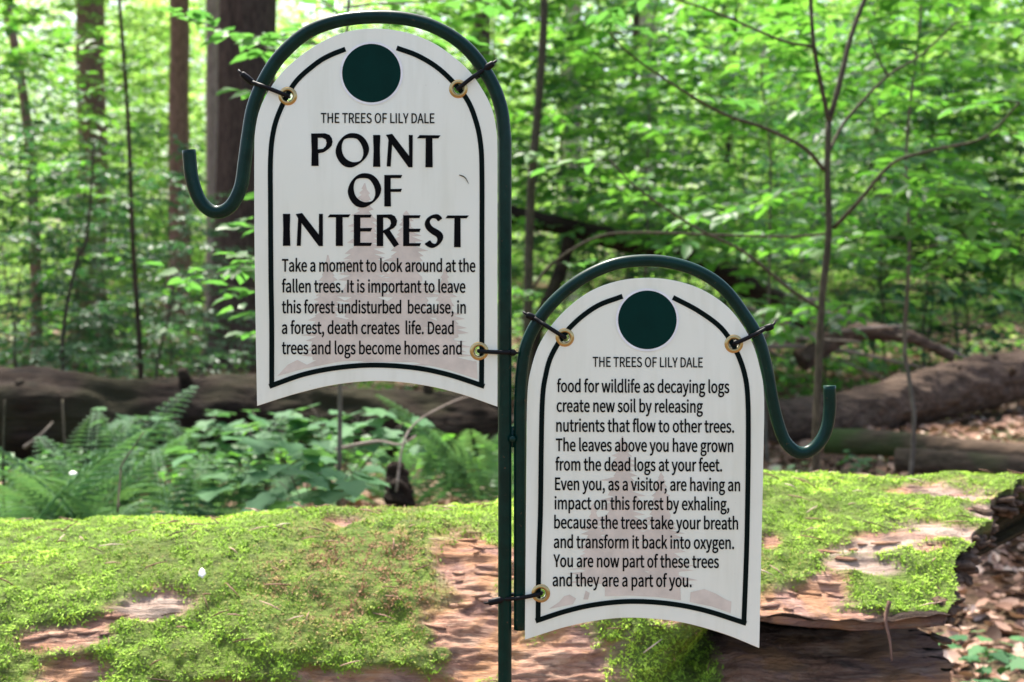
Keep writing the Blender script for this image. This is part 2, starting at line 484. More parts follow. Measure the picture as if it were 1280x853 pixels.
# finer sampling over the part that faces the path
def sample_sec(sec):
    P = np.array(sec); Q = cr(P, 400)
    d = np.concatenate([[0], np.cumsum(np.linalg.norm(np.diff(Q, axis=0), axis=1))])
    # parameter is the semantic index so that lips stay lined up between sections
    idx = [int(np.argmin(((Q - p) ** 2).sum(1))) for p in P]
    s = np.array([d[k] for k in idx])
    return Q, d, s
semv = np.concatenate([np.linspace(0, 2.4, 24, endpoint=False), np.linspace(2.4, 8.2, 240, endpoint=False), np.linspace(8.2, 11, NV - 264)])
prof = []
for k in ks:
    Q, d, s = sample_sec(SEC[k])
    arc = np.interp(semv, np.arange(12), s)
    prof.append(np.stack([np.interp(arc, d, Q[:, 0]), np.interp(arc, d, Q[:, 1])], 1))
prof = np.array(prof)
LV = np.zeros((NU, NV, 3))
uu = np.linspace(0, 1, NU)
for jv in range(NV):
    sv = semv[jv]
    yref = prof[-1, jv, 0]
    slab = .765 + (yref - 2.24) * .70
    xe = float(np.interp(sv, [0, 1.9, 2.5, 6.2, 6.8, 7.4, 8.0, 11], [.70, .70, slab, slab, min(slab, .80), .80, .83, .83]))
    X = -1.9 + uu * (xe + 1.9)
    LV[:, jv, 0] = X
    LV[:, jv, 1] = np.interp(X, ks, prof[:, jv, 0])
    LV[:, jv, 2] = np.interp(X, ks, prof[:, jv, 1])
P0 = LV.reshape(-1, 3)
tu = np.gradient(LV, axis=0); tv = np.gradient(LV, axis=1)
NR = np.cross(tv, tu); NR /= np.linalg.norm(NR, axis=2)[..., None] + 1e-9
NRf = NR.reshape(-1, 3)
if NRf[np.argmax(P0[:, 2])][2] < 0: NRf = -NRf

def ell(px, py, cx, cy, rx, ry, rot=0):
    c, s_ = math.cos(math.radians(rot)), math.sin(math.radians(rot))
    dx, dy = px - cx, py - cy
    return np.hypot((dx * c + dy * s_) / rx, (-dx * s_ + dy * c) / ry)
BARE = [(190, 753, 48, 20, -5), (75, 795, 62, 20, -8), (125, 775, 30, 7, -20), (85, 838, 48, 24, 0), (590, 700, 52, 44, 0), (600, 790, 62, 80, 0),
        (480, 850, 110, 15, 0), (300, 858, 60, 9, 0), (395, 838, 30, 8, 0), (700, 840, 90, 75, 0), (640, 690, 20, 40, 0), (930, 800, 50, 50, 0), (850, 750, 40, 40, 0),
        (1095, 684, 66, 13, -5), (1185, 661, 62, 12, 6), (1075, 706, 48, 11, 4), (1205, 609, 55, 10, 5), (1242, 633, 42, 10, 4), (1125, 672, 60, 9, 0), (1150, 600, 40, 6, 0),
        (990, 755, 70, 24, -4), (1035, 735, 30, 22, 0), (965, 672, 14, 10, 0), (1160, 690, 25, 5, 0),
        (430, 655, 28, 5, 0)]
MOSSY = [(835, 822, 55, 40, 0), (768, 790, 14, 9, 0), (630, 655, 35, 22, 10), (520, 790, 20, 12, 0), (550, 815, 14, 10, 0)]
def masks(P, lod=True):
    px, py = proj(P)
    wob = fbm(P * 26, 4, 3) * .42
    moss = np.ones(len(P))
    for (cx, cy, rx, ry, rot) in BARE:
        e = ell(px, py, cx, cy, rx, ry, rot) + wob
        moss = np.minimum(moss, np.clip((e - .72) / .5, 0, 1))
    for (cx, cy, rx, ry, rot) in MOSSY:
        e = ell(px, py, cx, cy, rx, ry, rot) + wob
        moss = np.maximum(moss, np.clip((1.2 - e) / .45, 0, 1))
    # nothing grows under the overhang or low on the front
    lowl = np.where(px < 560, 900, np.where(px < 945, 905, 762)) + wob * 30
    moss = np.where((py > lowl), 0, moss)
    return px, py, moss, wob
LV_drop = np.interp(P0[:, 0], [-1, -.4, .1, .5], [.038, .034, .022, .014])
px, py, moss, wob = masks(P0 - np.stack([LV_drop * 0, LV_drop * 0, LV_drop + .004], 1))
sem = np.tile(semv, NU)
moss = np.where((px > 900) & (sem > 6.25), 0, moss)
moss = np.where(sem > 7.6, moss * 0.0 + (moss * (px < 900)), moss)
pale = np.zeros(len(P0))
for (cx, cy, rx, ry, rot) in [(1090, 688, 62, 12, -5), (1180, 661, 62, 10, 6), (1085, 707, 50, 11, 4), (1200, 609, 45, 8, 5), (1240, 633, 34, 8, 4), (190, 753, 40, 14, 0)]:
    pale = np.maximum(pale, np.clip(1.8 - 1.2 * ell(px, py, cx, cy, rx, ry, rot), 0, .95))
dark = np.clip((sem - 6.0) * 3, 0, 1) * np.clip((8.5 - sem) * 2.2, .12, 1) * np.clip((P0[:, 0] - .3) / .12, 0, 1) * .95  # shade of the hollow under the lip, put into the wood colour
ridged = 1 - np.abs(fbm(P0 * np.array([5, 22, 22]), 4, 9))
disp = fbm(P0 * np.array([2.5, 5, 5]), 4, 21) * .028 + (ridged - .75) * .024 * (1 - moss) + (1 - np.abs(fbm(P0 * np.array([9, 70, 70]), 3, 13)) - .8) * .009 * (1 - moss) + moss * (.012 + fbm(P0 * 30, 3, 8) * .010) + fbm(P0 * 18, 4, 31) * .008
edge = np.clip((P0[:, 0] - .55) / .3, 0, 1)
disp += edge * (sem < 6.9) * fbm(P0 * 14, 3, 77) * .012
disp -= .018
P1 = P0 + NRf * disp[:, None]
P1[:, 2] -= LV_drop
# a ragged broken end
endw = np.repeat(np.clip((uu - .93) / .07, 0, 1) ** 2, NV)
P1[:, 0] += endw * fbm(P0 * np.array([0, 16, 16]) + 3.3, 4, 55) * .07
i, j = np.meshgrid(np.arange(NU - 1), np.arange(NV - 1), indexing='ij'); i, j = i.ravel(), j.ravel()
lq = np.stack([i * NV + j, i * NV + j + 1, (i + 1) * NV + j + 1, (i + 1) * NV + j], 1)
n0 = len(P1)
# the broken edge of the slab has a thickness of its own
skirt = P1[-NV:].copy()
sk = ((semv > 2.2) & (semv < 5.0)).astype(float)
sk = np.convolve(sk, np.ones(9) / 9, 'same')
skirt[:, 2] -= sk * (.050 + .05 * fbm(skirt * 45, 4, 91)); skirt[:, 0] -= sk * (.012 + .03 * fbm(skirt * 60, 3, 95)); skirt[:, 1] += sk * (.012 + .03 * fbm(skirt * 50, 3, 93))
P1 = np.concatenate([P1, skirt])
n0 = len(P1)
jj = np.arange(NV - 1)
skq = np.stack([(NU - 1) * NV + jj, (NU - 1) * NV + jj + 1, NU * NV + jj + 1, NU * NV + jj], 1)
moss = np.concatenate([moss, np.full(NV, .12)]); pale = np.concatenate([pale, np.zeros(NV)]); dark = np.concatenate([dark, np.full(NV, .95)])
capc = np.array([[-1.9, 2.5, .3], [.68, 2.6, .5]])
Vall = np.concatenate([P1, capc])
tr = []
for jv in range(NV - 1):
    tr.append((n0, jv + 1, jv)); tr.append((n0 + 1, NU * NV + jv, NU * NV + jv + 1))
z2 = np.zeros(2)
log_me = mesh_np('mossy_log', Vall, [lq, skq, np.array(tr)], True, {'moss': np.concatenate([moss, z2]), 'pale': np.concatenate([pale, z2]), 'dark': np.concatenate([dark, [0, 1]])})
log = link('mossy_log', log_me, M['log'])
tag(log, 'thick rotten log thickly covered in bright green moss right behind the sign post', 'log')

# moss cushion: thousands of tiny fronds growing on the log
quads = P1[lq]
area = np.linalg.norm(np.cross(quads[:, 2] - quads[:, 0], quads[:, 3] - quads[:, 1]), axis=1) * .5
facing = (quads.mean(1)[:, 2] > .42) & (np.abs(quads.mean(1)[:, 0]) < quads.mean(1)[:, 1] * .5 + .1)
area = area * facing * np.clip(moss[lq].mean(1), 0, 1)
def scatter(n, seed):
    r = np.random.default_rng(seed)
    f = r.choice(len(area), n, p=area / area.sum())
    a, b_ = r.random(n)[:, None], r.random(n)[:, None]
    q = quads[f]
    P = (q[:, 0] * (1 - a) + q[:, 3] * a) * (1 - b_) + (q[:, 1] * (1 - a) + q[:, 2] * a) * b_
    e1 = q[:, 2] - q[:, 0]; e2 = q[:, 3] - q[:, 1]
    N = np.cross(e1, e2); N /= np.linalg.norm(N, axis=1)[:, None] + 1e-9
    N[N[:, 2] < -0.2] *= -1
    return r, P, N
mb = MB()
for k, (n, l0, l1, lift) in enumerate([(170000, .0035, .0085, .5), (105000, .005, .011, .65)]):
    r, P, N = scatter(n, 100 + k)
    cl = fbm(P * 9, 4, 41); cl2 = fbm(P * 55, 3, 42)
    mpx, mpy = proj(P)
    # yellow-brown feather moss towards the middle, fresh green on the crest
    brown = np.clip(1.15 - ell(mpx, mpy, 470, 715, 180, 110), 0, 1) * .55 + np.clip(1.1 - ell(mpx, mpy, 1000, 690, 70, 45), 0, 1) * .15
    crest = np.clip((700 - mpy) / 60, 0, 1) * .12
    var = np.clip(.53 + cl * .46 + cl2 * .34 + crest - brown * (.6 + .9 * (fbm(P * 20, 3, 44) > -.05)) + r.normal(0, .11, n), 0, 1)
    a = r.uniform(0, 6.283, n)
    tx = np.cross(N, np.tile((0, 1, .01), (n, 1))); tx /= np.linalg.norm(tx, axis=1)[:, None] + 1e-9
    ty = np.cross(N, tx)
    side = np.cos(a)[:, None] * tx + np.sin(a)[:, None] * ty
    D = side + N * (lift + r.normal(0, .3, n))[:, None]
    up = N - side * lift
    mb.leaves(P - N * .002 + N * (cl2 * .004)[:, None], D, up, r.uniform(l0, l1, n) * (1 + .3 * cl), np.full(n, .34), BLADE, var)
moss_o = mb.build('moss', M['moss'], log)
tag(moss_o, kind='stuff')
# the rotten bark chips and twigs that lie in the moss
mb = MB()
r, P, N = scatter(420, 300)
for q in range(420):
    a = r.uniform(-.7, .7) if r.random() < .6 else r.uniform(0, 3.14)
    d = Vector((math.cos(a), math.sin(a) * .8, r.normal(0, .12)))
    nv = Vector(N[q]); d = (d - nv * d.dot(nv)).normalized()
    L = r.uniform(.008, .026)
    p = Vector(P[q]) + nv * .006
    mb.tube([p - d * L, p + nv * .002, p + d * L], [.0009, .0013, .0006], 4, True, r.random())
tag(mb.build('debris', M['litter'], moss_o), kind='stuff')
# loose plates of bark and rotten wood on the bare patches
r = np.random.default_rng(71)
vis = (V_ok := (P1[:NU * NV, 2] > .42)) & (np.abs(P1[:NU * NV, 0]) < P1[:NU * NV, 1] * .46) & (moss[:NU * NV] < .25) & (sem < 6.0) & (sem > 2.6)
cand = np.flatnonzero(vis)
mb = MB()
for q in r.choice(cand, 60, replace=False):
    nv = Vector(NRf[q]).normalized(); p = Vector(P1[q]) + nv * .001
    ax = Vector((1, r.normal(0, .25), r.normal(0, .15))); ax = (ax - nv * ax.dot(nv)).normalized(); ay_ = nv.cross(ax)
    tilt = r.normal(0, .16); k_ = int(r.integers(5, 8)); L = r.uniform(.008, .034); W_ = L * r.uniform(.12, .34)
    top, low = [], []
    for s_ in range(k_):
        a = s_ / k_ * 6.283; rr = r.uniform(.6, 1.15)
        v = p + ax * math.cos(a) * L * rr + ay_ * math.sin(a) * W_ * rr
        h = .0014 + math.sin(a) * W_ * tilt + r.uniform(0, .0008)
        top.append(v + nv * h); low.append(v + nv * (h - .003))
    V = [tuple(v) for v in top + low] + [tuple(p + nv * .0019)]
    T_ = [(2 * k_, s_, (s_ + 1) % k_) for s_ in range(k_)]
    Q_ = [(s_, k_ + s_, k_ + (s_ + 1) % k_, (s_ + 1) % k_) for s_ in range(k_)]
    mb.add(V, T_, Q_, r.random())
tag(mb.build('bark_flakes', M['log'], log), kind='stuff')
# splintered wood along the broken end of the slab
mb = MB(); r = np.random.default_rng(72)
rows = np.flatnonzero((semv > 2.3) & (semv < 5.9))
def shard(p, d, L, wd, th):
    d = d.normalized(); s_ = d.cross(Vector((0, 0, 1))).normalized(); n_ = s_.cross(d)
    k_ = 5; V = []
    for f, q in ((0, 1.0), (.35, 1.1), (.75, .95), (1, .6)):
        c = p + d * L * f + n_ * r.normal(0, th * .3)
        for a_, b_ in ((1, .6), (-.9, 1), (-1, -.7), (.8, -1)):
            V.append(tuple(c + s_ * wd * q * a_ * r.uniform(.7, 1.1) + n_ * th * q * b_ * r.uniform(.7, 1.1)))
    Q = [(i_ * 4 + j_, i_ * 4 + (j_ + 1) % 4, (i_ + 1) * 4 + (j_ + 1) % 4, (i_ + 1) * 4 + j_) for i_ in range(3) for j_ in range(4)]
    mb.add(V, None, Q + [(3, 2, 1, 0), (12, 13, 14, 15)])
for q in range(110):
    e = Vector(P1[(NU - 1) * NV + int(r.choice(rows))])
    e = e + Vector((-.035, 0, -.012 - r.uniform(0, .045)))
    shard(e, Vector((1, r.normal(-.5, .5), r.normal(-.35, .3))), r.uniform(.025, .05), r.uniform(.008, .022), r.uniform(.004, .010))
tag(mb.build('splinters', M['end_wood'], log), kind='stuff')
# a dangling root under the broken lip
mb = MB()
mb.tube(cr([at(1112, 752, 2.235), at(1107, 775, 2.225), at(1112, 800, 2.215), at(1115, 826, 2.2)], 14), np.linspace(.0042, .002, 14), 6)
mb.build('root', M['bark_brown'], log, True)
# pale petals / leaves
def petal(name, p, L, ang, label, nrm=(0, -.8, .6), wr=.6, mat='petal'):
    mb = MB()
    n_ = Vector(nrm).normalized()
    d = Vector((math.cos(ang), 0, math.sin(ang))); d = (d - n_ * d.dot(n_))
    mb.leaves(np.array([tuple(p)]), np.array([tuple(d)]), np.array([tuple(n_)]), np.array([L]), np.array([wr]), LEAF, np.array([.5]))
    o = mb.build(name, M[mat], None, True)
    sm = o.modifiers.new('solid', 'SOLIDIFY'); sm.thickness = .0006
    return tag(o, label, 'petal')
# letter outlines, advance and closed polygons in font units
GL = {" ":[78,[]],
",":[97,[[26,-67,64,-38,77,7,70,34,50,44,33,38,26,22,33,5,54,0,44,-28,19,-48]]],
".":[97,[[49,-5,65,2,72,20,65,37,49,44,32,37,26,20,32,2]]],
"A":[213,[[1,0,34,0,59,78,153,78,177,0,211,0,124,257,88,257],[67,104,79,144,106,230,132,144,145,104]]],
"D":[241,[[35,0,101,0,152,9,190,34,212,75,220,129,212,184,189,224,152,248,99,257,35,257],[68,27,68,230,97,230,136,224,165,204,181,172,187,129,181,86,165,54,136,34,97,27]]],
"E":[206,[[35,0,187,0,187,28,68,28,68,121,165,121,165,149,68,149,68,229,183,229,183,257,35,257]]],
"F":[193,[[35,0,68,0,68,115,166,115,166,143,68,143,68,229,183,229,183,257,35,257]]],
"H":[255,[[35,0,68,0,68,121,187,121,187,0,220,0,220,257,187,257,187,149,68,149,68,257,35,257]]],
"I":[103,[[35,0,68,0,68,257,35,257]]],
"L":[190,[[35,0,180,0,180,28,68,28,68,257,35,257]]],
"O":[260,[[130,-5,174,5,209,31,231,74,239,129,231,185,209,226,174,252,130,261,86,252,51,226,28,185,20,129,28,74,51,31,86,5],[130,24,98,31,74,52,59,86,54,129,59,172,74,205,98,226,130,233,161,226,185,205,201,172,206,129,201,86,185,52,161,31]]],
"R":[222,[[68,135,68,230,111,230,137,228,157,220,169,206,173,185,169,163,157,147,137,138,111,135],[176,0,213,0,147,112,171,122,189,137,201,158,205,185,199,219,180,241,152,253,116,257,35,257,35,0,68,0,68,109,114,109]]],
"S":[209,[[106,-5,143,1,170,17,188,40,194,68,190,93,178,112,162,126,141,137,104,153,75,168,62,196,75,223,110,233,142,226,168,209,185,230,152,252,110,261,77,256,52,242,35,221,29,193,34,169,46,150,63,137,81,127,118,111,148,94,161,65,157,48,146,35,130,27,107,24,68,33,36,56,17,33,56,6]]],
"T":[210,[[89,0,121,0,121,229,199,229,199,257,11,257,11,229,89,229]]],
"Y":[186,[[77,0,109,0,109,99,186,257,153,257,120,184,92,128,67,184,34,257,0,257,77,99]]],
"a":[197,[[76,-5,109,3,140,23,143,0,169,0,169,117,165,149,154,174,133,189,103,195,61,187,29,170,41,148,67,162,98,168,117,164,129,154,136,138,137,120,85,111,49,97,28,77,21,49,25,26,36,10,54,-1],[85,21,61,28,51,51,56,68,70,82,97,92,137,99,137,46,111,28]]],
"b":[216,[[116,-5,147,2,173,22,192,55,199,98,194,138,179,169,155,188,123,195,92,187,63,168,64,202,64,279,32,279,32,0,58,0,62,20,89,2],[111,22,89,27,64,42,64,142,90,161,115,168,138,163,154,149,163,127,165,98,161,66,150,42,132,28]]],
"c":[179,[[107,-5,140,2,169,19,155,41,134,28,110,22,86,27,67,42,55,65,51,95,56,125,68,148,87,163,111,168,131,164,149,152,165,173,142,188,110,195,75,188,46,169,26,137,18,95,25,53,44,22,72,2]]],
"d":[217,[[97,-5,129,3,156,22,159,0,185,0,185,279,153,279,153,206,154,173,130,189,101,195,70,188,43,168,25,137,19,95,24,53,40,21,65,2],[104,22,82,27,65,42,55,65,51,95,56,125,68,148,85,163,106,168,130,163,153,148,153,48,129,29]]],
"e":[194,[[109,-5,144,1,172,15,160,36,138,25,113,21,88,26,68,39,55,60,50,88,178,88,179,106,174,143,160,171,136,189,103,195,72,188,44,168,25,137,18,95,25,53,45,22,74,2],[49,110,56,135,68,154,85,166,104,169,124,166,139,154,148,136,151,110]]],
"f":[114,[[12,164,37,164,37,0,69,0,69,164,110,164,110,190,69,190,69,220,76,248,96,258,118,252,125,277,93,283,68,279,51,266,41,247,37,221,37,190,12,188]]],
"g":[197,[[96,-88,136,-82,166,-68,186,-47,193,-22,188,-1,176,13,155,21,126,23,89,23,63,29,56,44,59,57,68,67,96,60,123,65,145,78,160,99,166,126,161,149,150,166,189,166,189,190,123,190,96,195,69,190,46,177,31,155,25,127,33,97,50,75,35,60,29,39,34,20,46,6,25,-13,18,-37,24,-58,40,-74,65,-84],[96,82,68,94,56,127,68,160,96,172,125,160,137,127,125,94],[101,-65,78,-63,60,-56,50,-46,46,-32,50,-16,65,0,90,-3,123,-3,151,-8,161,-27,157,-41,145,-54,126,-62]]],
"h":[213,[[32,0,64,0,64,138,90,160,116,167,133,164,144,155,150,139,152,116,152,0,184,0,184,120,181,152,170,176,152,190,126,195,91,186,63,163,64,202,64,279,32,279]]],
"i":[96,[[32,0,64,0,64,190,32,190],[48,229,64,235,70,251,64,266,48,271,33,266,27,251,33,235]]],
"k":[193,[[32,0,64,0,64,50,99,92,155,0,190,0,118,113,181,190,146,190,64,90,64,279,32,279]]],
"l":[99,[[66,-5,84,-2,80,23,73,22,67,25,64,36,64,279,32,279,32,38,40,7]]],
"m":[324,[[32,0,64,0,64,138,89,160,112,167,128,164,139,155,145,139,147,116,147,0,179,0,179,138,204,160,227,167,243,164,254,155,260,139,263,116,263,0,294,0,294,120,291,152,280,176,262,190,237,195,204,185,174,159,156,185,121,195,90,186,62,162,58,190,32,190]]],
"n":[214,[[32,0,64,0,64,138,90,160,116,167,133,164,144,155,150,139,152,116,152,0,184,0,184,120,181,152,170,176,152,190,126,195,91,186,62,162,58,190,32,190]]],
"o":[212,[[106,-5,139,2,167,22,187,53,194,95,187,137,167,169,139,188,106,195,73,188,45,169,25,137,18,95,25,53,45,22,73,2],[106,22,84,27,66,42,55,65,51,95,55,125,66,148,84,163,106,168,129,163,146,148,157,125,161,95,157,65,146,42,129,27]]],
"p":[217,[[32,-80,64,-80,64,-16,63,18,90,1,116,-5,147,2,173,22,192,55,199,98,194,138,179,169,155,188,123,195,91,187,62,168,58,190,32,190],[111,22,89,27,64,42,64,142,91,161,115,168,138,163,154,149,163,127,165,98,161,66,150,42,132,28]]],
"r":[136,[[32,0,64,0,64,122,87,156,112,166,131,163,137,191,116,195,86,184,62,155,58,190,32,190]]],
"s":[164,[[82,-5,112,0,133,12,146,30,151,52,146,75,132,90,114,101,93,110,65,122,52,143,61,162,88,170,111,165,131,153,146,173,120,189,87,195,59,191,39,179,26,162,22,141,27,120,39,105,57,94,77,86,107,72,120,50,111,29,83,20,53,27,27,43,11,22,43,3]]],
"t":[132,[[92,-5,127,2,121,27,99,21,76,31,70,58,70,164,121,164,121,190,70,190,70,244,43,244,40,190,9,188,9,164,38,164,38,59,41,33,50,13,66,0]]],
"u":[213,[[88,-5,122,5,152,30,154,0,181,0,181,190,149,190,149,55,124,31,97,23,81,26,70,35,64,51,62,74,62,190,29,190,29,70,33,38,44,14,62,0]]],
"v":[182,[[73,0,111,0,178,190,146,190,110,82,91,26,74,82,38,190,5,190]]],
"w":[281,[[62,0,99,0,126,102,141,157,154,103,181,0,220,0,272,190,241,190,213,80,200,27,187,80,157,190,126,190,96,80,82,27,70,80,42,190,9,190]]],
"x":[174,[[5,0,39,0,64,44,85,78,106,44,134,0,169,0,106,96,164,190,131,190,107,148,89,117,70,148,45,190,10,190,68,99]]],
"y":[182,[[35,-82,61,-77,80,-63,95,-42,106,-16,178,190,147,190,112,85,95,31,76,85,38,190,5,190,81,0,77,-15,60,-44,34,-56,19,-53,13,-78]]]}

# ------------------------------------------------------------------ sign stand and signs
DS = 1.545                                   # distance of the sign plane
def s2(px, py, dy=0.0):                      # a point of the sign plane (1 mm per pixel)
    return Vector(((px - 640.0) / 1000.0, DS + dy, CAM_Z - (py - HOR) / 1000.0))

def flat_shape(name, polys, mat, parent, dy, thick=0.0, offset=0.0, bevel=0.0):
    """closed outlines on the sign plane, even-odd filled, as one mesh"""
    cu = bpy.data.curves.new(name, 'CURVE')
    cu.dimensions = '2D'; cu.fill_mode = 'BOTH'
    cu.extrude = thick; cu.offset = offset; cu.bevel_depth = bevel; cu.bevel_resolution = 1
    for poly in polys:
        sp = cu.splines.new('POLY')
        sp.points.add(len(poly) - 1)
        for k, (x, y) in enumerate(poly):
            sp.points[k].co = ((x - 640.0) / 1000.0, CAM_Z - (y - HOR) / 1000.0, 0, 1)
        sp.use_cyclic_u = True
    me = curve_mesh(cu, name)
    me.transform(Matrix(((1, 0, 0, 0), (0, 0, 1, DS + dy), (0, 1, 0, 0), (0, 0, 0, 1))))
    me.flip_normals()
    me.materials.clear()
    return link(name, me, mat, parent)

def curve_mesh(cu, name):
    tmp = bpy.data.objects.new(name, cu)
    COL.objects.link(tmp)
    dg = bpy.context.evaluated_depsgraph_get()
    me = bpy.data.meshes.new_from_object(tmp.evaluated_get(dg))
    bpy.data.objects.remove(tmp)
    return me

def lettering(name, glyphs, mat, parent, dy, offset):
    """each letter filled on its own, all letters one mesh"""
    VV, TT, n_ = [], [], 0
    for polys in glyphs:
        cu = bpy.data.curves.new(name, 'CURVE')
        cu.dimensions = '2D'; cu.fill_mode = 'BOTH'; cu.offset = offset
        for poly in polys:
            sp = cu.splines.new('POLY')
            sp.points.add(len(poly) - 1)
            for k, (x, y) in enumerate(poly):
                sp.points[k].co = ((x - 640.0) / 1000.0, CAM_Z - (y - HOR) / 1000.0, 0, 1)
            sp.use_cyclic_u = True
        me = curve_mesh(cu, name)
        me.calc_loop_triangles()
        v = np.array([(p.co.x, DS + dy - .00002 * (len(VV) % 2), p.co.y) for p in me.vertices])
        t_ = np.array([tuple(q.vertices) for q in me.loop_triangles]).reshape(-1, 3)
        bpy.data.meshes.remove(me); bpy.data.curves.remove(cu)
        if len(t_) == 0: continue
        VV.append(v); TT.append(t_ + n_); n_ += len(v)
    return link(name, mesh_np(name, np.concatenate(VV), [np.concatenate(TT)]), mat, parent)

def stroke(pts, wd):
    """outline of a line of constant width"""
    P = np.array(pts, float); T = np.gradient(P, axis=0); T /= np.linalg.norm(T, axis=1)[:, None] + 1e-9
    Nn = np.stack([-T[:, 1], T[:, 0]], 1)
    return [tuple(p) for p in P + Nn * wd / 2] + [tuple(p) for p in (P - Nn * wd / 2)[::-1]]

def circ(cx, cy, r, n=40):
    return [(cx + r * math.cos(a), cy + r * math.sin(a)) for a in np.arange(n) / n * 2 * math.pi]

def text_polys(s, x0, x1, yb, asc, tilt=0.0, wide=None):
    """lettering between x0 and x1 on baseline yb, ascender height asc"""
    pen = 0.0; items = []
    for c in s:
        adv, pols = GL[c]
        if pols: items.append([[(pen + p[k], p[k + 1]) for k in range(0, len(p), 2)] for p in pols])
        pen += adv
    xs = [x for it in items for p in it for x, y in p]; mn, mx = min(xs), max(xs)
    top = 279.0 if any(ch_ in 'bdfhklt' for ch_ in s) else 258.0
    out_ = []
    for it in items:
        g_ = []
        for p in it:
            o_ = []
            for x, y in p:
                X = x0 + (x - mn) / (mx - mn) * (x1 - x0)
                Y = yb - y / top * asc
                o_.append((X, Y + (X - x0) * tilt))
            g_.append(o_)
        out_.append(g_)
    return out_

def conifer(ax, ay, by, hw, tiers, seed):
    r = random.Random(seed); L = []; R = []
    tiers *= 3
    for k in range(tiers + 1):
        f = k / tiers
        y = ay + (by - ay) * f
        wv = hw * f ** .85
        L.append((ax - wv * r.uniform(.45, 1.15) - 1, y + r.uniform(0, 2))); L.append((ax - wv * r.uniform(.3, .6) - 1, y + (by - ay) / tiers * .35))
        R.append((ax + wv * r.uniform(.45, 1.15) + 1, y + r.uniform(0, 2))); R.append((ax + wv * r.uniform(.3, .6) + 1, y + (by - ay) / tiers * .35))
    return L[:-1] + R[:-1][::-1]

# ---- the stand
st = empty('sign_stand', s2(631, 853))
st.location.z = gh(st.location.x, DS)
tag(st, 'dark green steel post carrying two arched sign hangers with curled hook ends', 'sign stand')
def rel(o, parent):
    o.matrix_parent_inverse = Matrix.Translation(-parent.location)
    return o
H1 = [(234, 187), (238, 223), (249, 252), (267, 265), (286, 258), (299, 234), (304, 202), (308.5, 169), (315, 133), (328, 101), (348, 70), (380, 41), (416, 26), (459, 20), (506, 22), (546, 34), (582, 58), (610, 94), (626, 133), (631, 173)]
pts = [s2(x, y, .008) for x, y in cr(H1, 150)]
zb = st.location.z - .12
col_ = [Vector((pts[-1].x, pts[-1].y, z)) for z in np.linspace(pts[-1].z - .01, zb, 40)]
mb = MB(); mb.tube(pts + col_, np.full(190, .0085), 20)
rel(mb.build('pole', M['enamel'], st, True), st)
H2 = [(1039, 483), (1039, 515), (1033, 543), (1018.6, 562), (1000.6, 567), (984, 554), (974, 529), (967, 500), (960, 461), (950, 425), (931, 393), (905, 360), (873, 339), (836, 328), (801, 326), (765, 331.5), (729, 348), (697, 373), (672, 403), (657.5, 434), (652, 470), (650, 511)]
pts = [s2(x, y, .008) for x, y in cr(H2, 150)]
end = s2(650, 789, .008)
col_ = [Vector((pts[-1].x, pts[-1].y, z)) for z in np.linspace(pts[-1].z - .01, end.z, 24)]
mb = MB(); mb.tube(pts + col_, np.full(174, .0078), 20)
rel(mb.build('side_hanger', M['enamel'], st, True), st)
mb = MB()
for yy in (549,):
    q = s2(640.5, yy, 0.0)
    mb.tube([q + Vector((0, -.0035, 0)), q + Vector((0, .006, 0))], [.0035, .0048], 12)
mb.tube([s2(640.5, 560, .008), s2(640.5, 534, .008)], .003, 8)
rel(mb.build('weld', M['enamel'], st, True), st)

# ---- the sign plates
SIGN1 = cr([(322, 507), (320, 400), (318.5, 280), (318.5, 190), (319.5, 165), (325, 138), (337, 113), (358, 86), (394, 58), (430, 41.5), (468, 36.5), (508, 41.5), (546, 57), (582, 85), (603, 113), (615, 138), (620.5, 165), (621.5, 190), (621.5, 280), (621.5, 400), (621.5, 508)], 160)
bot1 = cr([(621.5, 508), (575, 492), (525, 480.5), (472, 476), (420, 480.5), (370, 492), (322, 507)], 44)[1:-1]
SIGN2 = cr([(656.5, 799), (657.5, 680), (658.5, 560), (659.5, 497), (663.5, 464.5), (676, 428), (701, 394), (734, 367), (770, 352.5), (808, 348), (846, 352), (881, 364.5), (913, 388), (937.5, 424), (949.5, 461), (954.5, 497), (953.5, 580), (951, 690), (948.5, 809.5)], 160)
bot2 = cr([(948.5, 809.5), (905, 792), (852, 777.5), (800, 772), (758, 773.5), (708, 783), (656.5, 799)], 44)[1:-1]
B1 = [cr([(432, 62), (412, 70), (394, 81), (369, 104), (351, 137), (342, 165), (338.5, 200), (338.5, 260), (339, 340), (340, 410), (340, 481)], 70),
      cr([(496, 60.5), (524, 71), (553, 90), (582, 122), (595, 152), (601, 182), (602.5, 220), (602.5, 300), (602.5, 400), (602, 480)], 70),
      cr([(337, 483), (380, 468), (424, 459.5), (470, 456.5), (520, 460), (563, 469), (605.5, 483)], 50)]
B2 = [cr([(778, 370.5), (744, 384), (712, 410), (690, 443), (681.5, 472), (678, 500), (676.5, 560), (675.5, 640), (673.5, 700), (672.5, 775)], 70),
      cr([(841, 372), (873, 389), (902, 411), (920, 439), (930.5, 468), (934.5, 500), (935, 560), (934, 640), (932.5, 700), (929.5, 778)], 70),
      cr([(669.5, 776), (708, 763.5), (744, 755.5), (787, 751.5), (834, 754), (880, 762.5), (932.5, 779)], 50)]

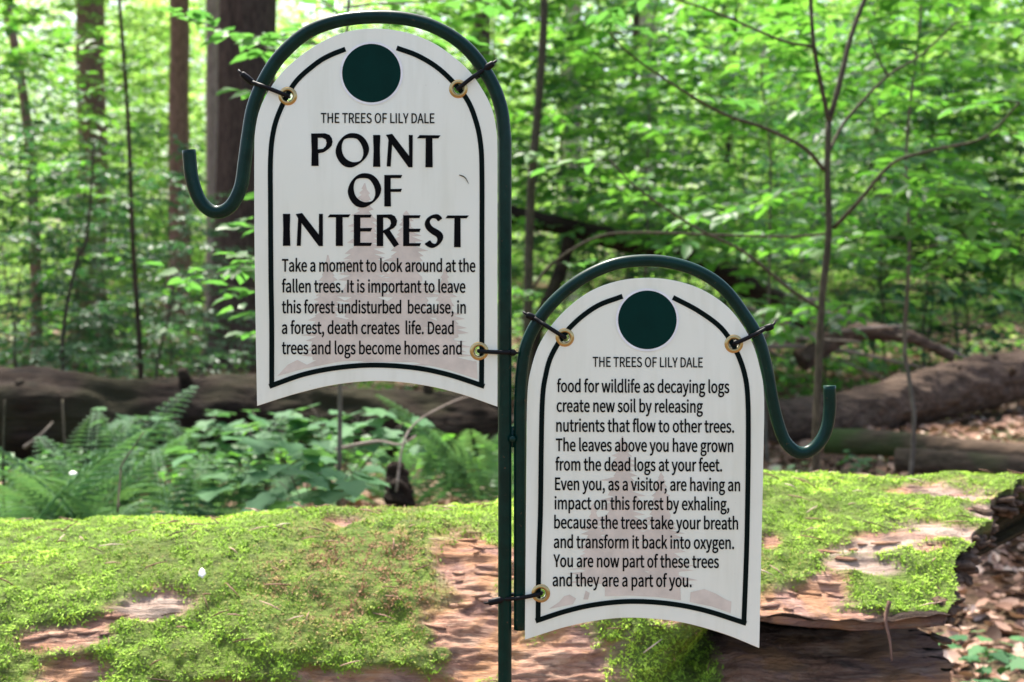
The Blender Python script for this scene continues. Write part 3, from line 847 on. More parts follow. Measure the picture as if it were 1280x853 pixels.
def sign(label, outline, bot, strokes, dot, holes, tan, title, caption, lines, tilt):
    root = empty('trail_sign', s2(sum(h[0] for h in holes) / 3, max(y for x, y in outline)))
    tag(root, label, 'sign')
    def add(o): return rel(o, root)
    add(flat_shape('panel', [[tuple(p) for p in outline] + [tuple(p) for p in bot]] + [circ(x, y, 6.2, 24) for x, y in holes], M['sign'], root, .0, .0009, bevel=.0004))
    f = -.0014                                    # just proud of the plate's face
    for q, pl in enumerate(tan):
        add(flat_shape('tree_silhouette', [pl], M['ink_tan'], root, f - .00003 * q - .0001))
    add(flat_shape('border', [stroke(s_, 6.2) for s_ in strokes[:2]], M['ink_green'], root, f - .0005))
    add(flat_shape('border', [stroke(strokes[2], 6.2)], M['ink_green'], root, f - .00057))
    rd = add(flat_shape('roundel', [circ(*dot, 36.6, 64)], M['ink_dot'], root, f - .0007))
    flat_shape('ring', [circ(*dot, 39.5, 64), circ(*dot, 36.6, 64)], M['white_edge'], rd, f - .0006)
    add(lettering('caption_lettering', text_polys(*caption), M['ink'], root, f - .0006, .0002))
    if title: add(flat_shape('title_lettering', title, M['ink'], root, f - .0006))
    ps = []
    for ln in lines: ps += text_polys(*ln, 16.6, tilt)
    add(lettering('text_lettering', ps, M['ink'], root, f - .0006, .00034))
    for (x, y) in holes:                           # brass grommets
        mb = MB(); n = 32
        prof_ = [(.0058, .0012), (.0060, -.0012), (.0068, -.0030), (.0085, -.0036), (.0104, -.0028), (.0117, -.0013)]
        V = []
        for rr, dy in prof_:
            for a in np.arange(n) / n * 2 * math.pi:
                V.append(s2(x, y, dy) + Vector((rr * math.cos(a), 0, rr * math.sin(a))))
        Q = []
        for p in range(len(prof_) - 1):
            for q in range(n):
                Q.append((p * n + q, p * n + (q + 1) % n, (p + 1) * n + (q + 1) % n, (p + 1) * n + q))
        mb.add([tuple(v) for v in V], None, Q)
        add(mb.build('grommet', M['brass'], root, True))
    return root

def Z(o, sc, pts): return [(o[0] + u / sc, o[1] + v / sc) for u, v in pts]
def Zs(o, sc, pts, n=48): return [tuple(p) for p in cr(Z(o, sc, pts), n, True)]
a1, k1 = (380, 160), 7.111
a2, k2 = (345, 260), 9.846
a3 = (465, 260)
OO = [(430, 48), (490, 58), (540, 95), (572, 150), (580, 200), (560, 255), (520, 300), (470, 335), (420, 354), (360, 342), (315, 300), (288, 245), (284, 195), (305, 135), (345, 85), (385, 58)]
OI = [(415, 92), (470, 100), (505, 140), (525, 190), (528, 240), (510, 285), (480, 302), (430, 305), (380, 280), (350, 240), (338, 190), (342, 140), (365, 102)]
title = [Z(a1, k1, [(65, 52), (190, 50), (230, 65), (250, 95), (256, 125), (248, 160), (220, 190), (180, 218), (130, 228), (132, 340), (68, 340), (70, 200)]),
         Z(a1, k1, [(125, 90), (165, 90), (195, 105), (203, 135), (195, 165), (170, 188), (125, 192)]),
         Zs(a1, k1, OO), Zs(a1, k1, OI),
         Z(a1, k1, [(615, 65), (680, 65), (676, 200), (680, 348), (615, 348), (620, 200)]),
         Z(a1, k1, [(728, 65), (785, 55), (935, 250), (932, 65), (968, 65), (966, 352), (930, 352), (785, 150), (772, 345), (736, 345), (752, 110), (745, 88)]),
         Z(a1, k1, [(1030, 66), (1215, 68), (1195, 95), (1142, 95), (1145, 352), (1080, 352), (1083, 95), (1005, 95)]),
         Zs(a1, k1, [(x + 108, y + 356) for x, y in OO]), Zs(a1, k1, [(x + 106, y + 356) for x, y in OI]),
         Z(a1, k1, [(715, 420), (875, 420), (862, 448), (772, 448), (772, 545), (872, 543), (862, 570), (772, 570), (775, 700), (715, 700)]),
         Z(a2, k2, [(88, 75), (178, 75), (174, 270), (180, 468), (88, 468), (93, 270)]),
         Z(a2, k2, [(245, 78), (325, 65), (530, 330), (532, 75), (580, 75), (580, 472), (530, 472), (318, 190), (308, 468), (258, 468), (275, 130)]),
         Z(a2, k2, [(665, 82), (920, 82), (895, 118), (822, 118), (825, 470), (738, 470), (740, 118), (638, 118)]),
         Z(a2, k2, [(960, 85), (1180, 85), (1165, 122), (1040, 122), (1040, 250), (1185, 248), (1168, 292), (1040, 292), (1040, 430), (1185, 430), (1168, 470), (960, 470)]),
         Z(a3, k2, [(60, 85), (240, 82), (285, 105), (312, 160), (300, 215), (270, 250), (220, 275), (335, 450), (275, 488), (150, 310), (140, 310), (140, 472), (60, 472)]),
         Z(a3, k2, [(140, 122), (190, 125), (225, 150), (235, 190), (222, 230), (180, 260), (140, 280)]),
         Z(a3, k2, [(385, 92), (600, 92), (585, 128), (460, 128), (460, 258), (602, 258), (585, 298), (460, 298), (460, 435), (605, 435), (588, 472), (385, 472)]),
         Zs(a3, k2, [(865, 130), (840, 150), (815, 168), (790, 138), (745, 130), (715, 160), (718, 195), (750, 235), (820, 275), (865, 315), (878, 365), (855, 420), (805, 470), (745, 495), (690, 480), (650, 445), (682, 422), (715, 400), (745, 435), (785, 440), (805, 400), (795, 360), (740, 325), (680, 275), (655, 230), (652, 185), (680, 130), (735, 92), (800, 78), (840, 98)], 90),
         Z(a3, k2, [(930, 95), (1195, 95), (1165, 130), (1090, 130), (1092, 485), (1010, 485), (1015, 130), (905, 130)])]
tan1 = [conifer(456, 228, 450, 66, 11, 1), conifer(508, 262, 452, 74, 10, 2), conifer(410, 318, 450, 38, 7, 3), conifer(556, 335, 456, 38, 7, 5),
        [(347, 470), (360, 456), (372, 450), (384, 456), (398, 449), (420, 443), (470, 438), (520, 441), (545, 447), (560, 444), (585, 450), (596, 452), (597, 474), (560, 462), (520, 453), (470, 449), (424, 452), (380, 461)]]
tan2 = [conifer(778, 545, 728, 66, 10, 4), conifer(826, 590, 730, 46, 8, 6), conifer(742, 628, 728, 32, 6, 8),
        [(686, 761), (699, 752), (705, 745), (712, 743), (720, 748), (716, 755)], [(729, 749), (732, 738), (737, 741), (735, 749)],
        [(756, 745), (756, 730), (800, 727), (850, 731), (851, 750), (822, 746), (787, 744)],
        [(862, 752), (863, 740), (880, 736), (895, 742), (905, 748), (914, 752), (913, 766), (890, 758)]]
sign('tall white arched sign titled Point of Interest with black text below', SIGN1, bot1, B1, (464.5, 92), [(360, 120.5), (573, 111.5), (599, 439)], tan1, title,
     ('THE TREES OF LILY DALE', 401.5, 543, 154, 12.2, 0.003),
     [('Take a moment to look around at the', 353, 594, 339.5), ('fallen trees. It is important to leave', 353, 581.5, 365.5), ('this forest undisturbed  because, in', 353, 582, 391.5),
      ('a forest, death creates  life. Dead', 353, 567, 417.3), ('trees and logs become homes and', 353, 577, 442.6)], .002)
sign('smaller white arched sign with eleven lines of black text and no title', SIGN2, bot2, B2, (809, 400), [(706, 422), (917, 430), (676, 741.5)], tan2, None,
     ('THE TREES OF LILY DALE', 741, 878, 458.5, 12.2, .006),
     [('food for wildlife as decaying logs', 696.5, 911, 490), ('create new soil by releasing', 696, 878, 514.6), ('nutrients that flow to other trees.', 695.5, 917, 539.3),
      ('The leaves above you have grown', 695, 916, 563.6), ('from the dead logs at your feet.', 694.5, 902, 587.8), ('Even you, as a visitor, are having an', 694, 924.5, 612.3),
      ('impact on this forest by exhaling,', 693.5, 911, 636.3), ('because the trees take your breath', 693, 922, 660.2), ('and transform it back into oxygen.', 692.5, 917, 684.6),
      ('You are now part of these trees', 692, 898, 708.3), ('and they are a part of you.', 691, 864, 732.3)], .006)

# ---- zip ties: a loop through the grommet and round the tube, a locking head and a cut tail
def zip_tie(g_, c_, head, tail, label):
    g = s2(*g_); c = s2(*c_, .008)
    d = Vector((c.x - g.x, 0, c.z - g.z)); L = d.length; d.normalize()
    r_ = .0105
    y = Vector((0, 1, 0))
    loop = [g - y * .0045 + d * .001, g - y * .0052 + d * .006, g + d * (L - r_ * .8) - y * .006, c - y * r_, c + d * r_ * .75 - y * r_ * .7, c + d * (r_ + .0006),
            c + d * r_ * .75 + y * r_ * .7, c + y * r_, g + d * (L - r_) + y * .008, g + d * .006 + y * .0065, g + d * .0 + y * .004, g - d * .001]
    root = empty('zip_tie', g); tag(root, label, 'zip tie', 'black zip ties holding the signs to the stand')
    mb = MB(); mb.tube(cr([tuple(p) for p in loop], 60, True).tolist() + [tuple(loop[0])], .0026, 8, flat=(1.0, .85))
    rel(mb.build('loop', M['zip'], root, True), root)
    h0 = c + d * (r_ - .001) - y * .005
    h1 = s2(*head, -.001); dd = (h1 - h0)
    mb = MB()
    mb.tube([h0 - dd.normalized() * .003, h0 + dd * .02, h0 + dd * .5, h1, h1 + dd.normalized() * .0015], [.0026, .0042, .0044, .004, .0026], 8, flat=(1, .8))
    hd = rel(mb.build('head', M['zip'], root, True), root)
    mb = MB(); t1 = s2(*tail, .004)
    mb.tube(cr([tuple(h1 - dd * .3 - y * .002), tuple((h1 + t1) / 2 - y * .002), tuple(t1)], 8), np.linspace(.0017, .0013, 8), 6, flat=(1, .6))
    mb.build('tail', M['zip'], hd, True)
zip_tie((360, 120.5), (323, 106), (303, 93), (297, 87), 'zip tie at the upper left grommet of the tall sign')
zip_tie((573, 111.5), (597, 93), (616, 80), (621, 75), 'zip tie at the upper right grommet of the tall sign')
zip_tie((599, 439), (629, 440.5), (643, 441), (648, 441.5), 'zip tie at the lowest grommet of the tall sign, level with the small arch')
zip_tie((706, 422), (675, 402.5), (659, 394), (654, 390), 'zip tie at the upper left grommet of the smaller sign')
zip_tie((917, 430), (949, 415), (965, 408), (970, 402), 'zip tie at the upper right grommet of the smaller sign')
zip_tie((676, 741.5), (640, 748), (612, 753), (605, 755), 'zip tie at the lowest grommet of the smaller sign, crossing the pole')
# an insect-like scratch of dirt on the tall sign
mb = MB()
mb.tube(cr([tuple(s2(574, 219, -.0018)), tuple(s2(581, 222, -.0024)), tuple(s2(586, 230, -.0018))], 8), [.0004, .0007, .0007, .0006, .0006, .0005, .0004, .0002], 5)
tag(mb.build('dry_twig', M['bark_twig']), 'tiny dark curved bit of twig stuck to the face of the tall sign', 'twig')
# ------------------------------------------------------------------ trees and plants
R = np.random.default_rng(11)
def spray(tw, lf, p, d, L, leaf, r, tmpl=LEAF, wr=.6, vb=.5, twr=.003, rise=.15, step=None, sub=True):
    """a flat leafy branch: an axis with side twigs and leaves set alternately"""
    d = Vector(d).normalized()
    n = max(5, int(L / .09))
    pts = []; q = Vector(p); dd = d.copy()
    for k in range(n):
        pts.append(q.copy())
        dd = (dd + Vector((r.normal(0, .10), r.normal(0, .10), -rise / n * 2 + r.normal(0, .05)))).normalized()
        q = q + dd * (L / n)
    tw.tube(pts, np.linspace(twr * max(1, L), twr * .3, n), 5, False)
    A = np.array([tuple(v) for v in pts])
    P, Dv, Nv = [], [], []
    for k in range(1, n):
        f = k / n
        ax = Vector(A[k] - A[k - 1]).normalized()
        sd = ax.cross(Vector((0, 0, 1))).normalized()
        if sub and k % 2 == 1 and L > .35:
            s_ = 1 if (k // 2) % 2 else -1
            l2 = L * (.55 - .38 * f) * r.uniform(.7, 1.2)
            d2 = (ax * .7 + sd * s_ * .8 + Vector((0, 0, r.normal(0, .12)))).normalized()
            a_, b_, c_ = spray(tw, None, A[k], d2, l2, leaf, r, tmpl, wr, vb, twr * .5, rise, step, False)
            P += a_; Dv += b_; Nv += c_
        if f > .12 or not sub:
            for s_ in ((1, -1) if r.random() < .5 else ((1,) if k % 2 else (-1,))):
                P.append(A[k] + r.normal(0, .006, 3)); x = ax * r.uniform(.3, .9) + sd * s_ * r.uniform(.6, 1) + Vector((0, 0, r.normal(-.12, .22)))
                Dv.append(np.array(x)); Nv.append(np.array((r.normal(0, .28), r.normal(0, .28), 1)))
    P.append(A[-1]); Dv.append(np.array(dd)); Nv.append(np.array((r.normal(0, .25), r.normal(0, .25), 1)))
    if lf is None: return P, Dv, Nv
    m_ = len(P)
    lf.leaves(np.array(P), np.array(Dv), np.array(Nv), leaf * r.uniform(.6, 1.2, m_), wr * r.uniform(.85, 1.1, m_), tmpl, np.clip(vb + r.normal(0, .2, m_), 0, 1))

def sapling(name, h, rad, nb, bl, leaf, seed, bark, foliage, z0=.15, tmpl=LEAF, wr=.58, lean=(0, 0), vb=.5, blr=(.6, 1.15)):
    r = np.random.default_rng(seed)
    root = empty(name)
    n = 14
    wx = np.cumsum(r.normal(0, .035 * h / 3, n)); wy = np.cumsum(r.normal(0, .02 * h / 3, n))
    zz = np.linspace(-.05, h, n)
    pts = np.stack([wx - wx[0] + lean[0] * zz, wy - wy[0] + lean[1] * zz, zz], 1)
    tk = MB(); tk.tube(cr(pts, 28), np.linspace(rad, rad * .25, 28), 8)
    tw, lf = MB(), MB()
    az = r.uniform(0, 6.28)
    for k in range(nb):
        f = z0 + (1 - z0) * (k + r.uniform(0, .8)) / nb
        f = min(f, .98)
        p = [np.interp(f * h, zz, pts[:, c]) for c in range(3)]
        az += 2.399 + r.normal(0, .3)
        el = r.uniform(.05, .55)
        L = bl * r.uniform(*blr) * (1.15 - .6 * f)
        spray(tw, lf, p, (math.cos(az) * math.cos(el), math.sin(az) * math.cos(el), math.sin(el)), L, leaf, r, tmpl, wr, vb)
    tk.build('trunk', bark, root, True)
    tw.build('limb', bark, root)
    lf.build('crown', foliage, root)
    return root

# ---- the nearest saplings, each placed where the photograph shows it
def place(o, px, D, rz=0, sc=1.0, label=None, cat='sapling', group=None):
    p = gpt(px, D); o.location = (p.x, p.y, gh(p.x, p.y)); o.rotation_euler = (0, 0, rz); o.scale = (sc, sc, sc)
    if label: tag(o, label, cat, group)
    return o
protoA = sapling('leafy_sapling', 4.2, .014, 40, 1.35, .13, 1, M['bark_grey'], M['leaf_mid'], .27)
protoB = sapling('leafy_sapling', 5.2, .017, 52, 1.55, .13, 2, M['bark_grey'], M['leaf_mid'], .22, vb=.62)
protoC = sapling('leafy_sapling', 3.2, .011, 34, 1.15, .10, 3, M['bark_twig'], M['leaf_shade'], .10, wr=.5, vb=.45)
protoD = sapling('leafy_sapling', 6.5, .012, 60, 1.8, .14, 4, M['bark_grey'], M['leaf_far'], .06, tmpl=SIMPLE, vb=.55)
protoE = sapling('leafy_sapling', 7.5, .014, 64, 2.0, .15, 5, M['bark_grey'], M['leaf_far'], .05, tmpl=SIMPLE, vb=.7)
used = set()
G = 'young leafy trees of the understory'
def put(proto, px, D, label, rz, sc=1.0):
    o = proto if proto.name not in used else copy_tree(proto)
    used.add(proto.name)
    place(o, px, D, rz, sc, label, 'sapling', G)
put(protoA, 800, 9.5, 'leafy sapling directly behind the arch of the smaller sign', .4)
put(protoA, 1160, 13.0, 'leafy sapling in the gap to the right of the forked bare stem', 2.1)
put(protoB, 930, 15, 'tall leafy sapling between the small arch and the forked bare stem', 1.0)
put(protoB, 1090, 16, 'tall leafy sapling behind the forked bare stem', 2.7)
put(protoB, 700, 12.0, 'tall leafy sapling right behind the slim grey trunk beside the post', 4.4)
put(protoB, -40, 11.0, 'tall leafy sapling standing left of the straight brown trunk', 5.0)
put(protoC, 1220, 13.5, 'low leafy sapling above the raised end of the big fallen log', .2, 1.1)
put(protoC, 30, 8.9, 'low leafy sapling behind the left end of the dark fallen log', 1.2, .72)
put(protoC, 210, 9.3, 'low leafy sapling behind the dark log, below the hook of the tall hanger', 2.3, .62)
put(protoA, 1130, 6.3, 'leafy sapling whose leaves hang over the long branch of the forked stem', 5.2, .9)
put(protoA, 960, 8.0, 'leafy sapling close behind the left branches of the forked stem', 1.5, .9)
put(protoB, 1200, 14.5, 'tall leafy sapling in the upper right, above the slanting log', 0.3)
put(protoB, 620, 10.5, 'tall leafy sapling behind the upper part of the post', 2.0)
put(protoB, 840, 13.5, 'tall leafy sapling in front of the pale sun-struck trunk', 3.3)
put(protoB, 1290, 13.0, 'tall leafy sapling at the upper right corner', 5.6)
put(protoC, 120, 12.5, 'low leafy sapling at the foot of the straight brown trunk', .8, .72)
put(protoC, 100, 12.0, 'low shade-toned sapling in front of the straight reddish trunk', 5.3, .8)
put(protoC, 195, 12.6, 'low shade-toned sapling at the foot of the slender brown trunk', 2.6, .85)
put(protoC, 262, 11.6, 'low shade-toned sapling before the foot of the thickest trunk', 1.1, .62)
put(protoC, 10, 11.2, 'low shade-toned sapling at the left border behind the dark log', 4.3, .9)
put(protoC, 75, 10.2, 'low leafy sapling in the shade left of the slim dark stem', 3.3, .68)
put(protoC, 148, 10.8, 'low leafy sapling in the shade behind the slim dark stem', 0.1, .62)
put(protoC, 1110, 12.4, 'shady leafy sapling behind the long right branch of the forked stem', .9, 1.2)
put(protoC, 1040, 11.6, 'low leafy sapling just behind the tangled heap of branches', 5.1, 1.1)
put(protoC, 1150, 13, 'low leafy sapling above the middle of the big slanting log', 2.9, 1.1)
put(protoC, 900, 10.4, 'low leafy sapling at the upper right of the smaller arch', 3.7, 1.0)
put(protoC, 740, 11.0, 'low leafy sapling just behind the leaning dead trunk', 4.9, 1.2)
put(protoD, 165, 25.5, 'sunlit sapling in the gap between the brown trunk and the pinkish trunk', .5)
put(protoD, 40, 17.5, 'sunlit sapling in the far left corner beyond the leaning grey stem', 1.9)
put(protoD, 760, 17.0, 'sunlit sapling beyond the raised dead trunk in the middle', 3.0)
put(protoD, 970, 18.0, 'sunlit sapling far behind the curled hook of the smaller hanger', 4.2)
put(protoD, 1190, 16.5, 'sunlit sapling far behind the big fallen log', 5.3)
R2 = np.random.default_rng(5)
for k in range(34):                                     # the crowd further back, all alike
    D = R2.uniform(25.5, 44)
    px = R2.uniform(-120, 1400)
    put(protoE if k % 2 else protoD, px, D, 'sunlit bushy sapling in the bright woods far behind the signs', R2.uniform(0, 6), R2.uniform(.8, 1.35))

# ---- the far wood, one mass of leaves and stems
mb = MB(); tk = MB()
def clumps(n, d0, d1, per, zlo, ztop, leaf, vb):
    for _ in range(n):
        D = R2.uniform(d0, d1); x = R2.uniform(-.52, .52) * D
        z = R2.uniform(zlo, 1.25 + D * ztop)
        rx = R2.uniform(.5, 1.3)
        P = np.stack([R2.normal(x, rx, per), R2.normal(D, rx, per), R2.normal(z, .16, per)], 1)
        P[:, 2] = np.maximum(P[:, 2], .1)
        a = R2.uniform(0, 6.283, per)
        Dv = np.stack([np.cos(a), np.sin(a), R2.normal(-.25, .3, per)], 1)
        Nv = np.stack([R2.normal(0, .35, per), R2.normal(0, .35, per), np.ones(per)], 1)
        mb.leaves(P, Dv, Nv, leaf * R2.uniform(.6, 1.3, per), np.full(per, .6), SIMPLE, np.clip(R2.normal(vb, .22, per) + R2.normal(0, .12), 0, 1))
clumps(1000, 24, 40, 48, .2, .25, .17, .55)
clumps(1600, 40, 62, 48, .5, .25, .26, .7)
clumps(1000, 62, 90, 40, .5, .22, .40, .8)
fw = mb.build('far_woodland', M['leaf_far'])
tag(fw, 'bright green mass of sunlit leaves filling the far woods', kind='stuff')

# ---- low green plants on the forest floor
mb = MB()
n = 26000
D = R2.uniform(5.9, 34, n) ; X = R2.uniform(-.5, .5, n) * D
f = fbm(np.stack([X * .5, D * .5, D * 0], 1), 3, 61)
keep = f > np.where(X < 0, -.3, -.12)
keep &= ~((X > 1.6 * D / 9) & (D < 11) & (f < .35))
D, X, f = D[keep], X[keep], f[keep]; n = len(D)
P = np.stack([X, D, ground_h(X, D) + R2.uniform(.04, .42, n) * (.5 + np.clip(f, 0, 1))], 1)
a = R2.uniform(0, 6.283, n)
Dv = np.stack([np.cos(a), np.sin(a), R2.normal(-.2, .3, n)], 1)
Nv = np.stack([R2.normal(0, .35, n), R2.normal(0, .35, n), np.ones(n)], 1)
mb.leaves(P, Dv, Nv, R2.uniform(.06, .13, n) * (.8 + D / 40), np.full(n, .6), SIMPLE, np.clip(R2.normal(.5, .22, n), 0, 1))
tag(mb.build('ground_cover', M['leaf_mid']), 'low green seedlings covering the forest floor', kind='stuff')

# ---- big trunks
def big_tree(name, px, D, wpx, h, bark, label, lean=0.0, flare=1.6, crown=True, seed=0, cat='tree', fol='leaf_far'):
    r = np.random.default_rng(seed + 900)
    p = gpt(px, D)
    root = empty(name, (p.x, p.y, gh(p.x, p.y) - .05)); tag(root, label, cat)
    rad = wpx / 2 / FX * D
    zz = np.concatenate([np.linspace(0, 1.2, 16), np.linspace(1.2, h, 22)[1:]])
    nr = 40; a = np.arange(nr) / nr * 2 * np.pi
    V = []
    wob = np.cumsum(r.normal(0, rad * .05, len(zz)))
    ph = r.uniform(0, 6.28)
    for k, z in enumerate(zz):
        fl = 1 + (flare - 1) * math.exp(-z / (rad * 1.3))
        rr = rad * (1 - .35 * z / h) * fl
        lob = 1 + (.22 * (fl - 1)) * np.cos(a * 5 + ph) + .05 * np.cos(a * 11 + z) 
        nz = fbm(np.stack([np.cos(a) * 5, np.sin(a) * 5, np.full(nr, z * 1.2)], 1), 4, seed) * .09
        rr = rr * (lob + nz)
        V.append(np.stack([lean * z + wob[k] + rr * np.cos(a), rr * np.sin(a), np.full(nr, z)], 1))
    V = np.concatenate(V); m_ = len(zz)
    i, j = np.meshgrid(np.arange(m_ - 1), np.arange(nr), indexing='ij'); i, j = i.ravel(), j.ravel()
    Q = np.stack([i * nr + j, i * nr + (j + 1) % nr, (i + 1) * nr + (j + 1) % nr, (i + 1) * nr + j], 1)
    mb = MB(); mb.add(V, None, Q); mb.build('trunk', bark, root, True)
    if crown:
        tw, lf = MB(), MB()
        for k in range(26):
            z = r.uniform(.6, 1) * h
            az = r.uniform(0, 6.28)
            spray(tw, lf, (lean * z, 0, z), (math.cos(az), math.sin(az), r.uniform(0, .6)), r.uniform(1.2, 3), .20, r, SIMPLE, .6, .6, .012)
        tw.build('limb', bark, root); lf.build('crown', M[fol], root)
    return root
big_tree('tree', 112, 19.0, 38, 13, M['bark_brown'], 'straight dark reddish-brown tree trunk with flared foot at far left', seed=1, flare=1.9)
big_tree('tree', 318, 16.0, 78, 12, M['bark_dark'], 'thickest dark tree trunk, half hidden behind the tall sign', seed=2, flare=1.9)
big_tree('tree', 222, 22.0, 28, 12, M['bark_brown'], 'slender brown tree trunk standing between the straight trunk and the thickest trunk', seed=3, flare=1.4)
big_tree('tree', 270, 20.0, 24, 12, M['bark_pink'], 'narrow brown tree trunk touching the left side of the thickest trunk', seed=4)
big_tree('tree', 812, 26.0, 26, 13, M['bark_pale'], 'pale sun-struck tree trunk above the arch of the smaller sign', seed=5, lean=.0)
big_tree('tree', 716, 27.0, 26, 13, M['bark_pale'], 'pale mottled tree trunk right of the slim grey stem', seed=6)
big_tree('tree', 1008, 30.0, 14, 12, M['bark_grey'], 'grey far-off tree trunk just left of the forked bare stem', seed=7)
big_tree('tree', 598, 19.0, 24, 12, M['bark_dark'], 'dark tree trunk seen above the top of the tall arch', seed=8)
big_tree('tree', 1100, 33.0, 16, 12, M['bark_grey'], 'grey far-off tree trunk right of the forked bare stem', seed=9)
big_tree('tree', 905, 28, 12, 12, M['bark_grey'], 'thin grey far-off trunk left of the forked bare stem, below the leaves', seed=10)

# ---- slim stems
def stem(name, pts, D, w0, w1, bark, label, cat='sapling', leaves=0, seed=0, fol='leaf_mid', leaf=.09, bl=.8):
    """a slim trunk through the given directions at distance D, rooted in the floor"""
    base = gpt(pts[0][0], D); base.z = gh(base.x, base.y) - .05
    root = empty(name, base); tag(root, label, cat)
    P = [base] + [at(x, y, D + dz) for (x, y, *q) in pts[1:] for dz in ([q[0]] if q else [0])]
    C = cr([tuple(p) for p in P], 40)
    mb = MB(); mb.tube(C, np.linspace(w0, w1, 40) / 2 / FX * D, 10)
    rel(mb.build('trunk', bark, root, True), root)
    if leaves:
        r = np.random.default_rng(seed + 50)
        lf = MB()
        for k in range(leaves):
            p = C[int(r.uniform(12, 39))]
            az = r.uniform(0, 6.28)
            tw = MB()
            spray(tw, lf, p, (math.cos(az), math.sin(az), r.uniform(0, .5)), bl * r.uniform(.6, 1.3), leaf, r, LEAF, .58, .5)
            rel(tw.build('limb', bark, root), root)
        rel(lf.build('crown', M[fol], root), root)
    return root
stem('slim_tree', [(172, 0), (176, 470), (166, 300), (160, 150), (148, -20), (142, -140)], 9.0, 7.5, 4, M['bark_dark'], 'slim dark sapling stem rising behind the dark log left of the hook', leaves=10, seed=1, bl=.9)
stem('slim_tree', [(46, 0), (44, 300), (32, 140), (8, 0), (-10, -120)], 13.0, 16, 9, M['bark_brown'], 'slim trunk leaning left in the upper left corner', leaves=8, seed=2)
stem('slim_tree', [(660, 0), (660, 390), (664, 240), (672, 140), (680, 20), (678, -120)], 8.0, 13, 9, M['bark_twig'], 'slim grey trunk rising just right of the post', leaves=7, seed=3, bl=.8)
stem('slim_tree', [(790, 0), (788, 330), (790, 160), (796, 0), (797, -120)], 15.0, 11, 8, M['bark_dark'], 'thin dark straight stem above the top of the smaller arch', leaves=8, seed=4)
stem('slim_tree', [(905, 0), (906, 300), (910, 200), (918, 60), (925, -100)], 14.0, 10, 5, M['bark_twig'], 'thin dark stem midway between the smaller arch and the forked stem', leaves=8, seed=5)
stem('slim_tree', [(100, 0), (78, 440), (95, 330), (108, 300), (118, 180)], 8.6, 7, 3, M['bark_twig'], 'thin crooked twiggy stem growing behind the dark log at left', leaves=4, seed=7, bl=.5)
stem('slim_tree', [(195, 0), (196, 460), (210, 400), (222, 340)], 8.5, 5, 2, M['bark_twig'], 'short thin stem behind the dark log, left of the thickest trunk', leaves=3, seed=9, bl=.4)

# ---- the forked bare sapling on the right
base = gpt(1020, 5.0)
root = empty('forked_sapling', (base.x, base.y, gh(base.x, base.y) - .03))
tag(root, 'bare forked sapling with thin spreading branches, beside the curled right hook', 'sapling')
def chain(name, pts, w0, w1, n=30):
    mb = MB()
    mb.tube(cr([tuple(p) for p in pts], n), np.linspace(w0, w1, n) * .78 / 2 / FX * 5.0, 9)
    rel(mb.build(name, M['bark_twig'], root, True), root)
chain('trunk', [Vector(root.location), at(1020, 560, 5), at(1023, 470, 5), at(1027, 380, 5), at(1036, 290, 5), at(1034, 220, 5), at(1036, 150, 5)], 15, 9.5)
chain('limb', [at(1036, 152, 5), at(1048, 110, 5), at(1064, 45, 5.05), at(1086, -15, 5.1), at(1110, -90, 5.1)], 10, 6)
chain('limb', [at(1036, 152, 5), at(1026, 105, 4.95), at(1017, 55, 4.9), at(1013, -10, 4.9), at(1010, -90, 4.9)], 8, 5)
chain('limb', [at(1030, 213, 5), at(1005, 185, 4.95), at(955, 160, 4.9), at(905, 143, 4.85), at(845, 108, 4.8), at(790, 70, 4.8), at(762, 42, 4.8)], 7, 3)
chain('limb', [at(1036, 190, 5), at(1058, 150, 5.1), at(1110, 95, 5.2), at(1150, 70, 5.3), at(1195, 28, 5.3)], 6, 3)
chain('limb', [at(1042, 285, 5), at(1075, 250, 4.9), at(1115, 205, 4.85), at(1165, 188, 4.8), at(1230, 172, 4.75), at(1275, 128, 4.7)], 7, 3)
chain('limb', [at(1036, 292, 5), at(985, 296, 5.1), at(900, 294, 5.2), at(800, 291, 5.3), at(745, 297, 5.35), at(690, 330, 5.4), at(665, 362, 5.4)], 4, 5.5)
chain('limb', [at(1024, 386, 5), at(985, 360, 5), at(930, 315, 4.95), at(870, 285, 4.9), at(800, 238, 4.9), at(762, 200, 4.9)], 6, 3)
chain('limb', [at(1014, 58, 4.9), at(975, 50, 4.85), at(900, 18, 4.8), at(830, -6, 4.8)], 5, 3)
chain('limb', [at(1110, 95, 5.2), at(1096, 70, 5.2), at(1085, 40, 5.25)], 4, 2, 12)
r = np.random.default_rng(77); lf = MB()
for (x, y, dz) in [(1275, 128, -.3), (1195, 28, .3), (762, 42, -.2), (762, 200, -.1), (1230, 172, -.25), (860, 118, -.2), (830, -6, -.2), (690, 330, .4)]:
    p = at(x, y, 5 + dz); tw = MB()
    spray(tw, lf, p, (r.choice((-1, 1)) * .8, r.normal(0, .5), .1), r.uniform(.25, .45), .085, r, LEAF, .55, .5, .003)
    rel(tw.build('twig', M['bark_twig'], root), root)
rel(lf.build('crown', M['leaf_near'], root), root)

